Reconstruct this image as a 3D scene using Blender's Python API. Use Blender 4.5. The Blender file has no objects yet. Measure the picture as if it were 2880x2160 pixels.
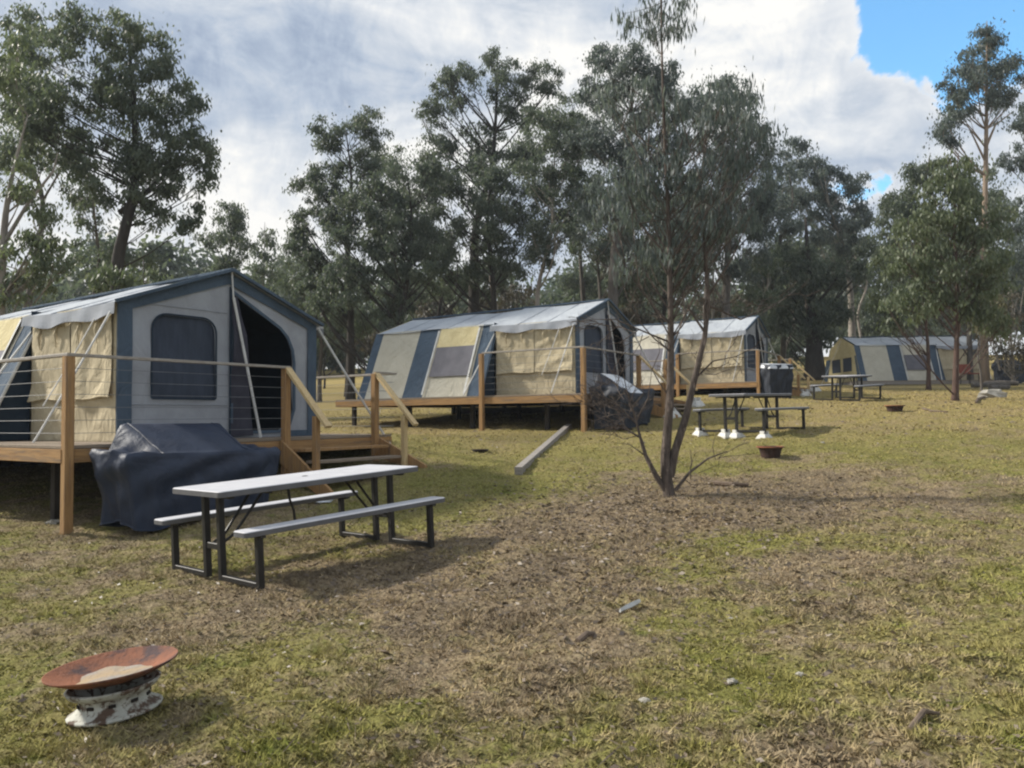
import bpy, math, random
import numpy as np
from mathutils import Vector, Matrix
from mathutils.geometry import delaunay_2d_cdt
from math import sin, cos, pi, radians

rng = np.random.default_rng(11)
random.seed(5)
S = bpy.context.scene
COL = S.collection

# ------------------------------------------------------------------ camera model
F = 2163.0; TH = 0.042; RO = 0.010; EYE = 1.4
KV = 2880 / 2212.0            # photo survey was read off at 2212 px width


def W(sx, sy, d):
    """world point seen at photo position (2880x2160) at distance d along +Y"""
    u = (sx - 1440) / F; v = (1080 - sy) / F
    u, v = u * cos(RO) + v * sin(RO), -u * sin(RO) + v * cos(RO)
    y = cos(TH) - v * sin(TH); z = sin(TH) + v * cos(TH)
    return Vector((u * d / y, d, z * d / y + EYE))


def V(vx, vy, d):
    return W(vx * KV, vy * KV, d)


cam = bpy.data.objects.new('camera', bpy.data.cameras.new('camera'))
COL.objects.link(cam)
cam.matrix_world = Matrix.Translation((0, 0, EYE)) @ Matrix.Rotation(pi / 2 + TH, 4, 'X') @ Matrix.Rotation(-RO, 4, 'Z')
cam.data.sensor_width = 36; cam.data.lens = F / 2880 * 36
cam.data.clip_start = 0.05; cam.data.clip_end = 2000
S.camera = cam

# ------------------------------------------------------------------ terrain
_py = np.array([-40, -5, 0, 3.6, 6, 8.4, 10.5, 12, 14.5, 16.6, 21, 25.6, 30, 38, 45, 60, 100, 150, 300, 900.])
_pz = np.array([-1.5, -.1, 0, .10, .18, .28, .46, .58, .83, .98, 1.35, 1.6, 1.9, 2.35, 3.0, 5.0, 8.3, 10, 11, 11.])
_yy = np.linspace(-40, 900, 9401)
_zz = np.interp(_yy, _py, _pz)
_k = np.exp(-np.linspace(-2, 2, 41) ** 2); _k /= _k.sum()
_zz = np.convolve(np.pad(_zz, 20, mode='edge'), _k, mode='valid')


def H(x, y):
    x = np.asarray(x, float); y = np.asarray(y, float)
    b = 0.035 * 14 * np.tanh(x / 14)
    r = np.interp(y, _yy, _zz) + b
    for px_, py_, a_, s_ in ((5.6, 22.0, .34, 2.6), (-3.2, 14.2, .38, 2.2), (10.6, 30.5, .3, 2.6)):      # banks added behind the tents to keep light out from under the decks
        r = r + a_ * np.exp(-((x - px_) ** 2 + (y - py_) ** 2) / (2 * s_ * s_ * .5))
    return r


def Hf(x, y):
    return float(H(x, y))


# ------------------------------------------------------------------ node helpers
class NT:
    def __init__(s, nt):
        s.nt = nt

    def n(s, t, **kw):
        o = s.nt.nodes.new(t)
        for k, v in kw.items():
            if k.startswith('i_'):
                o.inputs[k[2:].replace('_', ' ')].default_value = v
            else:
                setattr(o, k, v)
        return o

    def l(s, a, b):
        s.nt.links.new(a, b)

    def math(s, op, a, b=None, c=None, clamp=False):
        m = s.n('ShaderNodeMath', operation=op, use_clamp=clamp)
        for i, q in enumerate((a, b, c)):
            if q is None: continue
            if isinstance(q, (int, float)): m.inputs[i].default_value = q
            else: s.l(q, m.inputs[i])
        return m.outputs[0]

    def mix(s, f, a, b, bt='MIX'):
        m = s.n('ShaderNodeMix', data_type='RGBA', blend_type=bt)
        for i, q in ((0, f), (6, a), (7, b)):
            if isinstance(q, (int, float)): m.inputs[i].default_value = q
            elif isinstance(q, tuple): m.inputs[i].default_value = (*q, 1) if len(q) == 3 else q
            else: s.l(q, m.inputs[i])
        return m.outputs[2]

    def noise(s, vec, scale, detail=3, rough=.55, dist=0.):
        o = s.n('ShaderNodeTexNoise'); o.inputs['Scale'].default_value = scale
        o.inputs['Detail'].default_value = detail; o.inputs['Roughness'].default_value = rough
        o.inputs['Distortion'].default_value = dist
        if vec is not None: s.l(vec, o.inputs['Vector'])
        return o.outputs['Fac']

    def ramp(s, f, a, b, lo=0., hi=1., smooth=True):
        m = s.n('ShaderNodeMapRange', interpolation_type='SMOOTHSTEP' if smooth else 'LINEAR')
        s.l(f, m.inputs[0])
        for i, q in ((1, a), (2, b), (3, lo), (4, hi)): m.inputs[i].default_value = q
        return m.outputs[0]


def new_mat(name):
    m = bpy.data.materials.new(name); m.use_nodes = True
    m.node_tree.nodes.clear()
    t = NT(m.node_tree)
    out = t.n('ShaderNodeOutputMaterial')
    return m, t, out


def mat(name, c1, c2=None, scale=6., rough=.8, bump=0., bscale=40., stretch=None, metal=0., spec=.3, c3=None, c3scale=2., c3at=(.55, .7), coord='Object', folds=0., fstretch=(1, 1, 1), fscale=3.):
    """two-tone procedural surface with optional stain colour c3 and bump"""
    m, t, out = new_mat(name)
    p = t.n('ShaderNodeBsdfPrincipled'); t.l(p.outputs[0], out.inputs[0])
    p.inputs['Roughness'].default_value = rough; p.inputs['Metallic'].default_value = metal
    p.inputs['Specular IOR Level'].default_value = spec
    vec = t.n('ShaderNodeTexCoord').outputs[coord]
    if stretch:
        mp = t.n('ShaderNodeMapping'); t.l(vec, mp.inputs[0]); mp.inputs['Scale'].default_value = stretch
        vec = mp.outputs[0]
    c2 = c2 or tuple(x * .75 for x in c1)
    f = t.ramp(t.noise(vec, scale, 5, .6), .32, .68)
    col = t.mix(f, c1, c2)
    if c3:
        col = t.mix(t.ramp(t.noise(vec, c3scale, 6, .65), *c3at), col, c3)
    t.l(col, p.inputs['Base Color'])
    if bump:
        b = t.n('ShaderNodeBump'); b.inputs['Strength'].default_value = bump; b.inputs['Distance'].default_value = .02
        t.l(t.noise(vec, bscale, 4, .6), b.inputs['Height']); t.l(b.outputs[0], p.inputs['Normal'])
        if folds:
            mp2 = t.n('ShaderNodeMapping'); t.l(t.n('ShaderNodeTexCoord').outputs[coord], mp2.inputs[0]); mp2.inputs['Scale'].default_value = fstretch
            b2 = t.n('ShaderNodeBump'); b2.inputs['Strength'].default_value = folds; b2.inputs['Distance'].default_value = .12
            nz = t.noise(mp2.outputs[0], fscale, 3, .5, 1.2)
            t.l(t.math('ABSOLUTE', t.math('SUBTRACT', nz, .5)), b2.inputs['Height']); t.l(b2.outputs[0], b.inputs['Normal'])
    return m


def leaf_mat(name, c1, c2, c3, trans=.3):
    m, t, out = new_mat(name)
    g = t.n('ShaderNodeNewGeometry'); rnd = g.outputs['Random Per Island']
    pos = t.n('ShaderNodeTexCoord').outputs['Object']
    f = t.ramp(t.noise(pos, .55, 3, .6), .35, .65)
    col = t.mix(f, c1, c2)
    col = t.mix(t.ramp(rnd, .55, 1., 0, .8), col, c3)
    d = t.n('ShaderNodeBsdfPrincipled'); t.l(col, d.inputs['Base Color'])
    d.inputs['Roughness'].default_value = .5; d.inputs['Specular IOR Level'].default_value = .35
    tr = t.n('ShaderNodeBsdfTranslucent'); t.l(t.mix(1., col, (1.3, 1.35, .95), 'MULTIPLY'), tr.inputs[0])
    ms = t.n('ShaderNodeMixShader'); ms.inputs[0].default_value = trans
    t.l(d.outputs[0], ms.inputs[1]); t.l(tr.outputs[0], ms.inputs[2]); t.l(ms.outputs[0], out.inputs[0])
    return m


def ground_colour(t, lift=1.0):
    """patchy dry grass / bare earth colour from world position; shared by soil and grass blades"""
    pos = t.n('ShaderNodeNewGeometry').outputs['Position']
    big = t.noise(pos, .33, 4, .55, .3)
    mid = t.noise(pos, 1.3, 5, .62, .4)
    fine = t.noise(pos, 9., 5, .65)
    vf = t.noise(pos, 38., 4, .7)
    bias = t.math('ADD', t.math('MULTIPLY', t.math('ADD', big, .07), .7), t.math('MULTIPLY', t.math('SUBTRACT', mid, .14), 1.05))
    bias = t.math('ADD', bias, t.math('MULTIPLY', t.math('SUBTRACT', fine, .17), .85))
    # places that are barer (+) or lusher (-) than the rest: x, y, radius, amount
    for bx, by, r, a in ((1.7, 8.6, 2.2, .38), (.2, 6.4, 1.8, .22), (-1.4, 5.9, 1.2, .24), (-.3, 4.4, .9, .16), (3.6, 9.3, 1.5, .2), (2.6, 5.2, 1.3, .12),
                         (-2.2, 4.8, .8, .1), (1.2, 3.0, .5, .1),
                         (-.6, 10.2, 2.2, -.34), (-2.6, 3.4, .8, -.24), (-1.2, 4.5, .6, -.2), (1.9, 6.9, .8, -.26), (1.2, 3.6, .7, -.14), (5.5, 13.5, 4.5, -.16),
                         (3.0, 4.0, 1.0, -.1), (2.2, 2.9, .5, -.2), (0, 15, 3, -.25), (5, 23, 7, -.1)):
        dv = t.n('ShaderNodeVectorMath', operation='DISTANCE'); t.l(pos, dv.inputs[0]); dv.inputs[1].default_value = (bx, by, Hf(bx, by))
        bias = t.math('ADD', bias, t.ramp(dv.outputs['Value'], r * .25, r * 1.25, a, 0.))
    dry = t.ramp(bias, .86, 1.26)
    L = lambda c: tuple(x * lift for x in c)
    green = t.mix(t.ramp(t.noise(pos, .7, 4), .36, .64), L((.172, .166, .05)), L((.206, .182, .072)))
    green = t.mix(t.ramp(t.noise(pos, 5, 4), .5, .75), green, L((.125, .138, .034)))
    earth = t.mix(t.ramp(t.noise(pos, 2.1, 5, .6), .36, .64), L((.232, .18, .115)), L((.155, .122, .082)))
    straw = t.mix(t.ramp(mid, .4, .6), L((.27, .214, .12)), L((.24, .195, .125)))
    earth = t.mix(t.ramp(fine, .48, .66), earth, straw)
    col = t.mix(dry, green, earth)
    # yellower turf far up the slope
    sep = t.n('ShaderNodeSeparateXYZ'); t.l(pos, sep.inputs[0])
    far = t.ramp(sep.outputs[1], 8.5, 20, 0, .65)
    col = t.mix(far, col, L((.3, .235, .098)))
    far2 = t.ramp(sep.outputs[1], 45, 60, 0, .8)
    col = t.mix(far2, col, L((.42, .33, .13)))
    return col, fine, vf, pos


# ------------------------------------------------------------------ mesh helpers
def mk(name, v, f, m, parent=None, smooth=False, loc=None):
    me = bpy.data.meshes.new(name)
    me.from_pydata([tuple(map(float, p)) for p in v], [], f)
    me.validate()
    if m: me.materials.append(m)
    if smooth: me.polygons.foreach_set('use_smooth', [True] * len(me.polygons))
    me.update()
    o = bpy.data.objects.new(name, me); COL.objects.link(o)
    if parent: o.parent = parent
    if loc is not None: o.location = loc
    return o


def mk_quads(name, v, n, m, parent=None, per=4):
    """big unconnected quad / tri soup from a numpy array (n*per, 3)"""
    me = bpy.data.meshes.new(name)
    me.vertices.add(n * per); me.vertices.foreach_set('co', np.ascontiguousarray(v, dtype=np.float32).ravel())
    me.loops.add(n * per); me.loops.foreach_set('vertex_index', np.arange(n * per, dtype=np.int32))
    me.polygons.add(n); me.polygons.foreach_set('loop_start', np.arange(0, n * per, per, dtype=np.int32))
    me.polygons.foreach_set('loop_total', np.full(n, per, dtype=np.int32))
    me.materials.append(m); me.update(calc_edges=True)
    o = bpy.data.objects.new(name, me); COL.objects.link(o)
    if parent: o.parent = parent
    return o


def tag(o, label=None, cat=None, group=None, kind=None):
    if label: o['label'] = label
    if cat: o['category'] = cat
    if group: o['group'] = group
    if kind: o['kind'] = kind
    return o


def thing(name, label, cat, loc=(0, 0, 0), rotz=0., group=None):
    o = bpy.data.objects.new(name, None); COL.objects.link(o)
    o.empty_display_size = .2
    o.location = loc; o.rotation_euler = (0, 0, rotz)
    return tag(o, label, cat, group)


class MB:
    def __init__(s): s.v = []; s.f = []

    def add(s, v, f):
        k = len(s.v); s.v += [tuple(p) for p in v]; s.f += [tuple(i + k for i in q) for q in f]; return s

    def box(s, c, d, ax=None, ch=.004):
        """box centred at c, full size d, optional axes; small chamfer on the edges along the longest axis"""
        c = Vector(c); ax = ax or (Vector((1, 0, 0)), Vector((0, 1, 0)), Vector((0, 0, 1)))
        i = max(range(3), key=lambda q: d[q]); j, k = [(1, 2), (2, 0), (0, 1)][i]
        a, b, h = d[j] / 2, d[k] / 2, d[i] / 2; ch = min(ch, a * .4, b * .4)
        ring = [(a - ch, b), (-a + ch, b), (-a, b - ch), (-a, -b + ch), (-a + ch, -b), (a - ch, -b), (a, -b + ch), (a, b - ch)]
        vs = []
        for e in (-h, h):
            for p, q in ring: vs.append(c + ax[i] * e + ax[j] * p + ax[k] * q)
        fs = [tuple(reversed(range(8))), tuple(range(8, 16))] + [(n, (n + 1) % 8, 8 + (n + 1) % 8, 8 + n) for n in range(8)]
        return s.add(vs, fs)

    def bar(s, a, b, w, h, up=(0, 0, 1), ch=.004):
        a = Vector(a); b = Vector(b); d = (b - a); L = d.length; d.normalize()
        up = Vector(up); sx = d.cross(up)
        if sx.length < 1e-4: sx = d.cross(Vector((0, 1, 0)))
        sx.normalize(); uz = sx.cross(d)
        return s.box((a + b) / 2, (L, w, h), (d, sx, uz), ch)

    def tube(s, pts, rad, n=6, cap=True):
        pts = [Vector(p) for p in pts]; k = len(pts)
        if isinstance(rad, (int, float)): rad = [rad] * k
        vs = []; ref = None
        for i, p in enumerate(pts):
            d = (pts[min(i + 1, k - 1)] - pts[max(i - 1, 0)]).normalized()
            if ref is None:
                ref = Vector((1, 0, 0)) if abs(d.x) < .8 else Vector((0, 1, 0))
            a = (ref - d * ref.dot(d)).normalized(); b = d.cross(a); ref = a
            for q in range(n):
                t = 2 * pi * q / n; vs.append(p + (a * cos(t) + b * sin(t)) * rad[i])
        fs = [(i * n + q, i * n + (q + 1) % n, (i + 1) * n + (q + 1) % n, (i + 1) * n + q) for i in range(k - 1) for q in range(n)]
        if cap: fs += [tuple(reversed(range(n))), tuple(range((k - 1) * n, k * n))]
        return s.add(vs, fs)

    def lathe(s, prof, n=40, closed=False):
        vs = []; k = len(prof)
        for r, z in prof:
            for q in range(n):
                t = 2 * pi * q / n; vs.append((r * cos(t), r * sin(t), z))
        rows = k if closed else k - 1
        fs = [(i * n + q, i * n + (q + 1) % n, ((i + 1) % k) * n + (q + 1) % n, ((i + 1) % k) * n + q) for i in range(rows) for q in range(n)]
        return s.add(vs, fs)

    def build(s, name, m, parent=None, smooth=False, loc=None):
        return mk(name, s.v, s.f, m, parent, smooth, loc)


def wrinkle(a, b, amp, seed):
    r = np.random.default_rng(seed); o = 0
    for i in range(6):
        k = r.normal(0, 1, 2) * (2.5 + 1.8 * i); ph = r.uniform(0, 6.28)
        o = o + np.sin(k[0] * a + k[1] * b + ph) / (1 + .6 * i)
    return o * amp * .5


def inside(p, poly):
    x, y = p; c = False; j = len(poly) - 1
    for i in range(len(poly)):
        xi, yi = poly[i]; xj, yj = poly[j]
        if (yi > y) != (yj > y) and x < (xj - xi) * (y - yi) / (yj - yi) + xi: c = not c
        j = i
    return c


def sheet(outline, holes=(), step=.12):
    """triangulated flat sheet with holes -> list of (a,b), triangles"""
    pts = []; edges = []
    for loop in [outline] + list(holes):
        k = len(pts); loop = list(loop); dens = []
        for i, p in enumerate(loop):
            q = loop[(i + 1) % len(loop)]; d = math.dist(p, q); m = max(1, int(d / step))
            dens += [(p[0] + (q[0] - p[0]) * j / m, p[1] + (q[1] - p[1]) * j / m) for j in range(m)]
        pts += dens; edges += [(k + i, k + (i + 1) % len(dens)) for i in range(len(dens))]
    xs = [p[0] for p in outline]; ys = [p[1] for p in outline]
    x = min(xs) + step / 2
    while x < max(xs):
        y = min(ys) + step / 2
        while y < max(ys):
            if inside((x, y), outline) and not any(inside((x, y), h) for h in holes): pts.append((x, y))
            y += step
        x += step
    v, e, f, *_ = delaunay_2d_cdt([Vector(p) for p in pts], edges, [], 0, 1e-6)
    tri = []
    for t in f:
        cx = sum(v[i].x for i in t) / len(t); cy = sum(v[i].y for i in t) / len(t)
        if inside((cx, cy), outline) and not any(inside((cx, cy), h) for h in holes): tri.append(tuple(t))
    return [(p.x, p.y) for p in v], tri


def quad_panel(c, nu, nv, amp=0., seed=1, off=0., sag=0.):
    """bilinear canvas panel c=[p00,p10,p11,p01] with wrinkles; sag pushes the middle along the normal"""
    c = [np.array(p, float) for p in c]
    u = np.linspace(0, 1, nu + 1)[None, :, None]; v = np.linspace(0, 1, nv + 1)[:, None, None]
    P = (1 - u) * (1 - v) * c[0] + u * (1 - v) * c[1] + u * v * c[2] + (1 - u) * v * c[3]
    n = np.cross(c[1] - c[0], c[3] - c[0]); n = n / np.linalg.norm(n)
    lu = np.linalg.norm(c[1] - c[0]); lv = np.linalg.norm(c[3] - c[0])
    uu = u[..., 0]; vv = v[..., 0]
    d = wrinkle(uu * lu, vv * lv, amp, seed) * np.minimum(1, 6 * np.minimum(np.minimum(uu, 1 - uu), np.minimum(vv, 1 - vv)) + .15) + off + sag * 4 * uu * (1 - uu) * np.ones_like(vv)
    P = P + d[..., None] * n
    vs = P.reshape(-1, 3); w = nu + 1
    fs = [(j * w + i, j * w + i + 1, (j + 1) * w + i + 1, (j + 1) * w + i) for j in range(nv) for i in range(nu)]
    return vs, fs


# ------------------------------------------------------------------ materials
M = {}
M['wood'] = mat('pine_timber', (.41, .245, .105), (.29, .165, .07), 3, .8, .35, 30, (16, 16, 1.1), c3=(.2, .14, .09), c3scale=1.6, c3at=(.5, .72))
M['wood_pale'] = mat('pale_timber', (.62, .47, .25), (.5, .36, .18), 4, .7, .2, 30, (10, 10, 2))
M['wood_side'] = mat('beam_timber', (.42, .25, .105), (.29, .165, .07), 2.2, .8, .35, 30, (1.3, 1.3, 16), c3=(.2, .14, .09), c3scale=1.3, c3at=(.5, .7))
M['wood_grey'] = mat('weathered_timber', (.33, .3, .27), (.22, .2, .18), 3, .85, .3, 30, (2, 12, 12))
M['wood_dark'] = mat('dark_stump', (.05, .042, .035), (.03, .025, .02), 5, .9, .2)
M['boards'] = mat('deck_boards', (.3, .24, .18), (.2, .16, .12), 3, .85, .3, 30, (1, 16, 16))
M['wire'] = mat('steel_wire', (.2, .21, .22), (.15, .155, .16), 5, .6)
M['rail'] = mat('rail_metal', (.36, .33, .29), (.26, .23, .2), 6, .6, .1, 30, (2, 2, 8))
M['grey_canvas'] = mat('grey_canvas', (.335, .355, .385), (.29, .305, .335), 3, .9, .25, 160, folds=.28, fstretch=(1.3, 1.3, .7))
M['roof_canvas'] = mat('roof_canvas', (.42, .45, .475), (.35, .375, .41), 2.2, .85, .25, 120, c3=(.29, .31, .33), c3scale=1.4, c3at=(.56, .75), folds=.55, fstretch=(1.3, 1.3, .7))
M['valance'] = mat('valance_canvas', (.34, .36, .4), (.28, .3, .33), 4, .9, .2, 120)
M['blue_canvas'] = mat('blue_canvas', (.075, .108, .15), (.06, .087, .122), 3, .9, .2, 150, folds=.55, fstretch=(1.3, 1.3, .7))
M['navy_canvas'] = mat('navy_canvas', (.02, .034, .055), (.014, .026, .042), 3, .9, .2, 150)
M['beige_canvas'] = mat('beige_canvas', (.5, .43, .29), (.44, .375, .25), 2.5, .9, .25, 150, c3=(.38, .32, .21), c3scale=1.2, c3at=(.55, .8), folds=.55, fstretch=(1.3, 1.3, .7))
M['pale_canvas'] = mat('pale_canvas', (.52, .49, .4), (.46, .43, .345), 2.5, .9, .25, 150, folds=.55, fstretch=(1.3, 1.3, .7))
M['yellow_canvas'] = mat('yellow_canvas', (.6, .52, .3), (.52, .44, .24), 3, .9, .2, 150, folds=.55, fstretch=(1.3, 1.3, .7))
M['screen'] = mat('window_screen', (.045, .058, .085), (.034, .045, .068), 3, .75, .1, 200, (6, 6, .8))
M['screen_light'] = mat('window_screen_grey', (.15, .145, .165), (.12, .118, .135), 4, .75, .1, 200)
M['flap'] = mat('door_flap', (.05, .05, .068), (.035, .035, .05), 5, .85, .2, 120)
M['white_strap'] = mat('white_strap', (.62, .62, .6), (.5, .5, .48), 8, .7)
M['tarp'] = mat('blue_tarp', (.014, .026, .056), (.01, .018, .042), 3, .6, .15, 40, spec=.55, folds=.32, fscale=2.2)
M['tarp_black'] = mat('black_tarp', (.012, .019, .034), (.008, .012, .022), 4, .65, .2, 40, spec=.5, folds=.32, fscale=2.2)
M['tarp_white'] = mat('white_plastic', (.68, .7, .72), (.55, .58, .62), 7, .4, .3, 22, spec=.5)
M['top'] = mat('table_plastic', (.52, .52, .54), (.46, .46, .485), 5, .62, .15, 90, c3=(.4, .4, .41), c3scale=3, c3at=(.58, .75))
M['top_edge'] = mat('table_edge_plastic', (.13, .13, .135), (.1, .1, .105), 5, .6, .1, 90)
M['legs'] = mat('dark_bronze_steel', (.018, .016, .014), (.012, .011, .01), 8, .5, .1, 60, spec=.4)
M['rust'] = mat('rusty_steel', (.27, .105, .055), (.15, .066, .042), 4, .85, .4, 50, c3=(.07, .045, .045), c3scale=4, c3at=(.52, .64))
M['ash'] = mat('ash', (.36, .265, .16), (.29, .25, .21), 6, .95, .5, 30, c3=(.3, .27, .24), c3scale=5, c3at=(.5, .62))
M['chip'] = mat('chipped_white_paint', (.52, .52, .46), (.36, .36, .31), 6, .7, .3, 40, c3=(.1, .065, .045), c3scale=17, c3at=(.47, .58))
M['rust_dark'] = mat('dark_rust', (.06, .034, .027), (.035, .022, .018), 9, .85, .3, 50)
M['concrete'] = mat('white_concrete', (.66, .65, .61), (.52, .51, .48), 9, .9, .3, 50)
M['rock'] = mat('pale_rock', (.4, .38, .33), (.3, .28, .24), 8, .95, .5, 20)
M['stick'] = mat('dry_stick', (.16, .12, .09), (.1, .075, .055), 12, .9, .3, 40)
M['white_bit'] = mat('pale_bark', (.58, .59, .57), (.44, .44, .42), 10, .8, .2, 40)
M['char'] = mat('charred', (.03, .024, .02), (.018, .015, .012), 12, .9, .4, 30)
M['red'] = mat('faded_red_paint', (.28, .08, .05), (.2, .06, .045), 8, .8)
M['bark'] = mat('grey_bark', (.13, .115, .1), (.07, .06, .052), 2.5, .9, .5, 12, (3, 3, .7), c3=(.24, .21, .18), c3scale=1.2, c3at=(.56, .7))
M['bark_pale'] = mat('pale_gum_bark', (.3, .27, .235), (.17, .15, .13), 1.6, .85, .3, 12, (3, 3, .6), c3=(.09, .075, .065), c3scale=1.4, c3at=(.6, .75))
M['bark_dark'] = mat('dark_bark', (.05, .043, .037), (.03, .026, .023), 2.5, .95, .5, 12, (3, 3, .7))
M['bark_red'] = mat('reddish_bark', (.115, .07, .055), (.06, .04, .033), 3, .9, .5, 20, (4, 4, 1), c3=(.2, .15, .12), c3scale=3, c3at=(.55, .7))
M['bark_tan'] = mat('tan_gum_bark', (.3, .225, .165), (.2, .155, .115), 1.6, .85, .3, 12, (3, 3, .6))
M['bark_fore'] = mat('peeling_brown_bark', (.135, .108, .09), (.062, .048, .04), 7, .9, .6, 30, (3, 3, .8), c3=(.29, .23, .19), c3scale=5, c3at=(.56, .68))
M['leaf_dark'] = leaf_mat('dark_gum_leaves', (.09, .11, .086), (.068, .09, .074), (.15, .17, .13), .45)
M['leaf_mid'] = leaf_mat('gum_leaves', (.105, .128, .09), (.075, .098, .074), (.155, .175, .125), .42)
M['leaf_blue'] = leaf_mat('blue_gum_leaves', (.112, .136, .132), (.082, .105, .107), (.165, .185, .178), .42)
M['leaf_green'] = leaf_mat('bright_gum_leaves', (.12, .145, .082), (.09, .115, .066), (.17, .19, .12), .35)
M['leaf_olive'] = leaf_mat('olive_leaves', (.11, .105, .05), (.075, .075, .04), (.15, .135, .07), .3)
M['leaf_brown'] = leaf_mat('brownish_scrub', (.09, .077, .056), (.062, .056, .042), (.125, .105, .075), .25)

# ------------------------------------------------------------------ ground sheet
def axis(segs):
    o = []
    for a, b, n in segs: o += list(np.linspace(a, b, n, endpoint=False))
    return np.array(o + [segs[-1][1]])


gx = axis([(-240, -60, 8), (-60, -16, 40), (-16, 18, 260), (18, 70, 52), (70, 240, 8)])
gy = axis([(-40, 1.5, 20), (1.5, 14, 200), (14, 30, 110), (30, 70, 60), (70, 160, 24), (160, 330, 8)])
GX, GY = np.meshgrid(gx, gy)
GZ = H(GX, GY)
near = np.clip(1 - (GY - 14) / 20, 0.15, 1)
bump = wrinkle(GX * .35, GY * .35, .03, 3) + wrinkle(GX * 1.3, GY * 1.3, .014, 4) + rng.normal(0, .014, GX.shape) * near
GZ = GZ + bump * near
vv = np.stack([GX, GY, GZ], -1).reshape(-1, 3); w = len(gx)
ff = [(j * w + i, j * w + i + 1, (j + 1) * w + i + 1, (j + 1) * w + i) for j in range(len(gy) - 1) for i in range(w - 1)]
m, t, out = new_mat('dry_turf_soil')
p = t.n('ShaderNodeBsdfPrincipled'); t.l(p.outputs[0], out.inputs[0])
col, fine, vf, pos = ground_colour(t, 1.22)
t.l(t.mix(t.ramp(vf, .38, .6, .85, 0), col, t.mix(1., col, (.45, .42, .4), 'MULTIPLY')), p.inputs['Base Color'])
p.inputs['Roughness'].default_value = .95; p.inputs['Specular IOR Level'].default_value = .1
b = t.n('ShaderNodeBump'); b.inputs['Strength'].default_value = .7; b.inputs['Distance'].default_value = .05
t.l(t.math('ADD', fine, t.math('MULTIPLY', vf, .6)), b.inputs['Height']); t.l(b.outputs[0], p.inputs['Normal'])
tag(mk('ground', vv, ff, m, smooth=True), kind='structure')


def surf(x, y):
    """height of the built ground sheet (bilinear)"""
    x = np.asarray(x, float); y = np.asarray(y, float)
    i = np.clip(np.searchsorted(gx, x) - 1, 0, len(gx) - 2); j = np.clip(np.searchsorted(gy, y) - 1, 0, len(gy) - 2)
    a = (x - gx[i]) / (gx[i + 1] - gx[i]); b_ = (y - gy[j]) / (gy[j + 1] - gy[j])
    return (GZ[j, i] * (1 - a) + GZ[j, i + 1] * a) * (1 - b_) + (GZ[j + 1, i] * (1 - a) + GZ[j + 1, i + 1] * a) * b_


def sf(x, y): return float(surf(x, y))


def on_ground(sx, sy, dmin=2., dmax=60.):
    """where the sight line through a photo position meets the ground"""
    a, b = dmin, dmax
    for _ in range(40):
        c = (a + b) / 2; q = W(sx, sy, c)
        if q.z > Hf(q.x, c): a = c
        else: b = c
    q = W(sx, sy, a); return Vector((q.x, q.y, sf(q.x, q.y)))


# grass blades and litter: countless -> stuff
m, t, out = new_mat('grass_blades')
d = t.n('ShaderNodeBsdfDiffuse'); col, _, _, _ = ground_colour(t, 1.4)
rnd = t.n('ShaderNodeNewGeometry').outputs['Random Per Island']
col = t.mix(t.ramp(rnd, .0, 1., .0, .4), col, t.mix(1., col, (1.35, 1.32, 1.2), 'MULTIPLY'))
t.l(col, d.inputs[0]); t.l(d.outputs[0], out.inputs[0]); M['blade'] = m


def scatter(n, y0, y1, power=1.0, marg=1.15):
    u = rng.random(n); y = (y0 ** (1 - power) + u * (y1 ** (1 - power) - y0 ** (1 - power))) ** (1 / (1 - power)) if power != 1 else y0 * (y1 / y0) ** u
    x = (rng.random(n) * 2 - 1) * y * .70 * marg
    return x, y


def blades(n, y0, y1, power):
    x, y = scatter(n, y0, y1, power)
    tuft = np.sin(x * 3.1 + 1.3 * np.sin(y * 2.3)) * np.sin(y * 3.7 + 1.1 * np.sin(x * 2.9)) + .6 * np.sin(x * 9.1 + y * 4.) * np.sin(y * 8.3 - x * 3.)
    h = (.008 + .013 * rng.random(n) ** 1.6) * (1 + .5 * np.clip(tuft, -.7, 1.4)) * (1 + y / 30)
    wd = (.003 + .003 * rng.random(n)) * (1 + y / 9)
    a = rng.random(n) * 2 * pi; le = rng.normal(0, 1, (n, 2)) * 1.0
    z = surf(x, y) - .002
    base = np.stack([x, y, z], -1); sd = np.stack([np.cos(a), np.sin(a), 0 * a], -1) * wd[:, None]
    tip = base + np.stack([le[:, 0] * h, le[:, 1] * h, h], -1)
    return np.stack([base - sd, base + sd, tip], 1).reshape(-1, 3)


def tufts(n, per):
    cx, cy = scatter(n, 2.0, 12); k = np.repeat(np.arange(n), per); N = n * per
    x = cx[k] + rng.normal(0, .03, N); y = cy[k] + rng.normal(0, .03, N); h = .025 + .035 * rng.random(N); wd_ = .0022 + .002 * rng.random(N)
    a = rng.random(N) * 2 * pi; base = np.stack([x, y, surf(x, y) - .003], -1)
    sd = np.stack([np.cos(a), np.sin(a), 0 * a], -1) * wd_[:, None]; ld = np.stack([x - cx[k], y - cy[k]], -1) * 14 * h[:, None] + rng.normal(0, .3, (N, 2)) * h[:, None]
    return np.stack([base - sd, base + sd, base + np.stack([ld[:, 0], ld[:, 1], h], -1)], 1).reshape(-1, 3)


gb = np.concatenate([blades(170000, 1.9, 9, 1.0), blades(90000, 9, 30, 1.0), tufts(700, 34)])
tag(mk_quads('grass', gb, len(gb) // 3, M['blade'], per=3), 'short patchy dry grass over the whole sloping campground', 'grass', kind='stuff')


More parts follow.
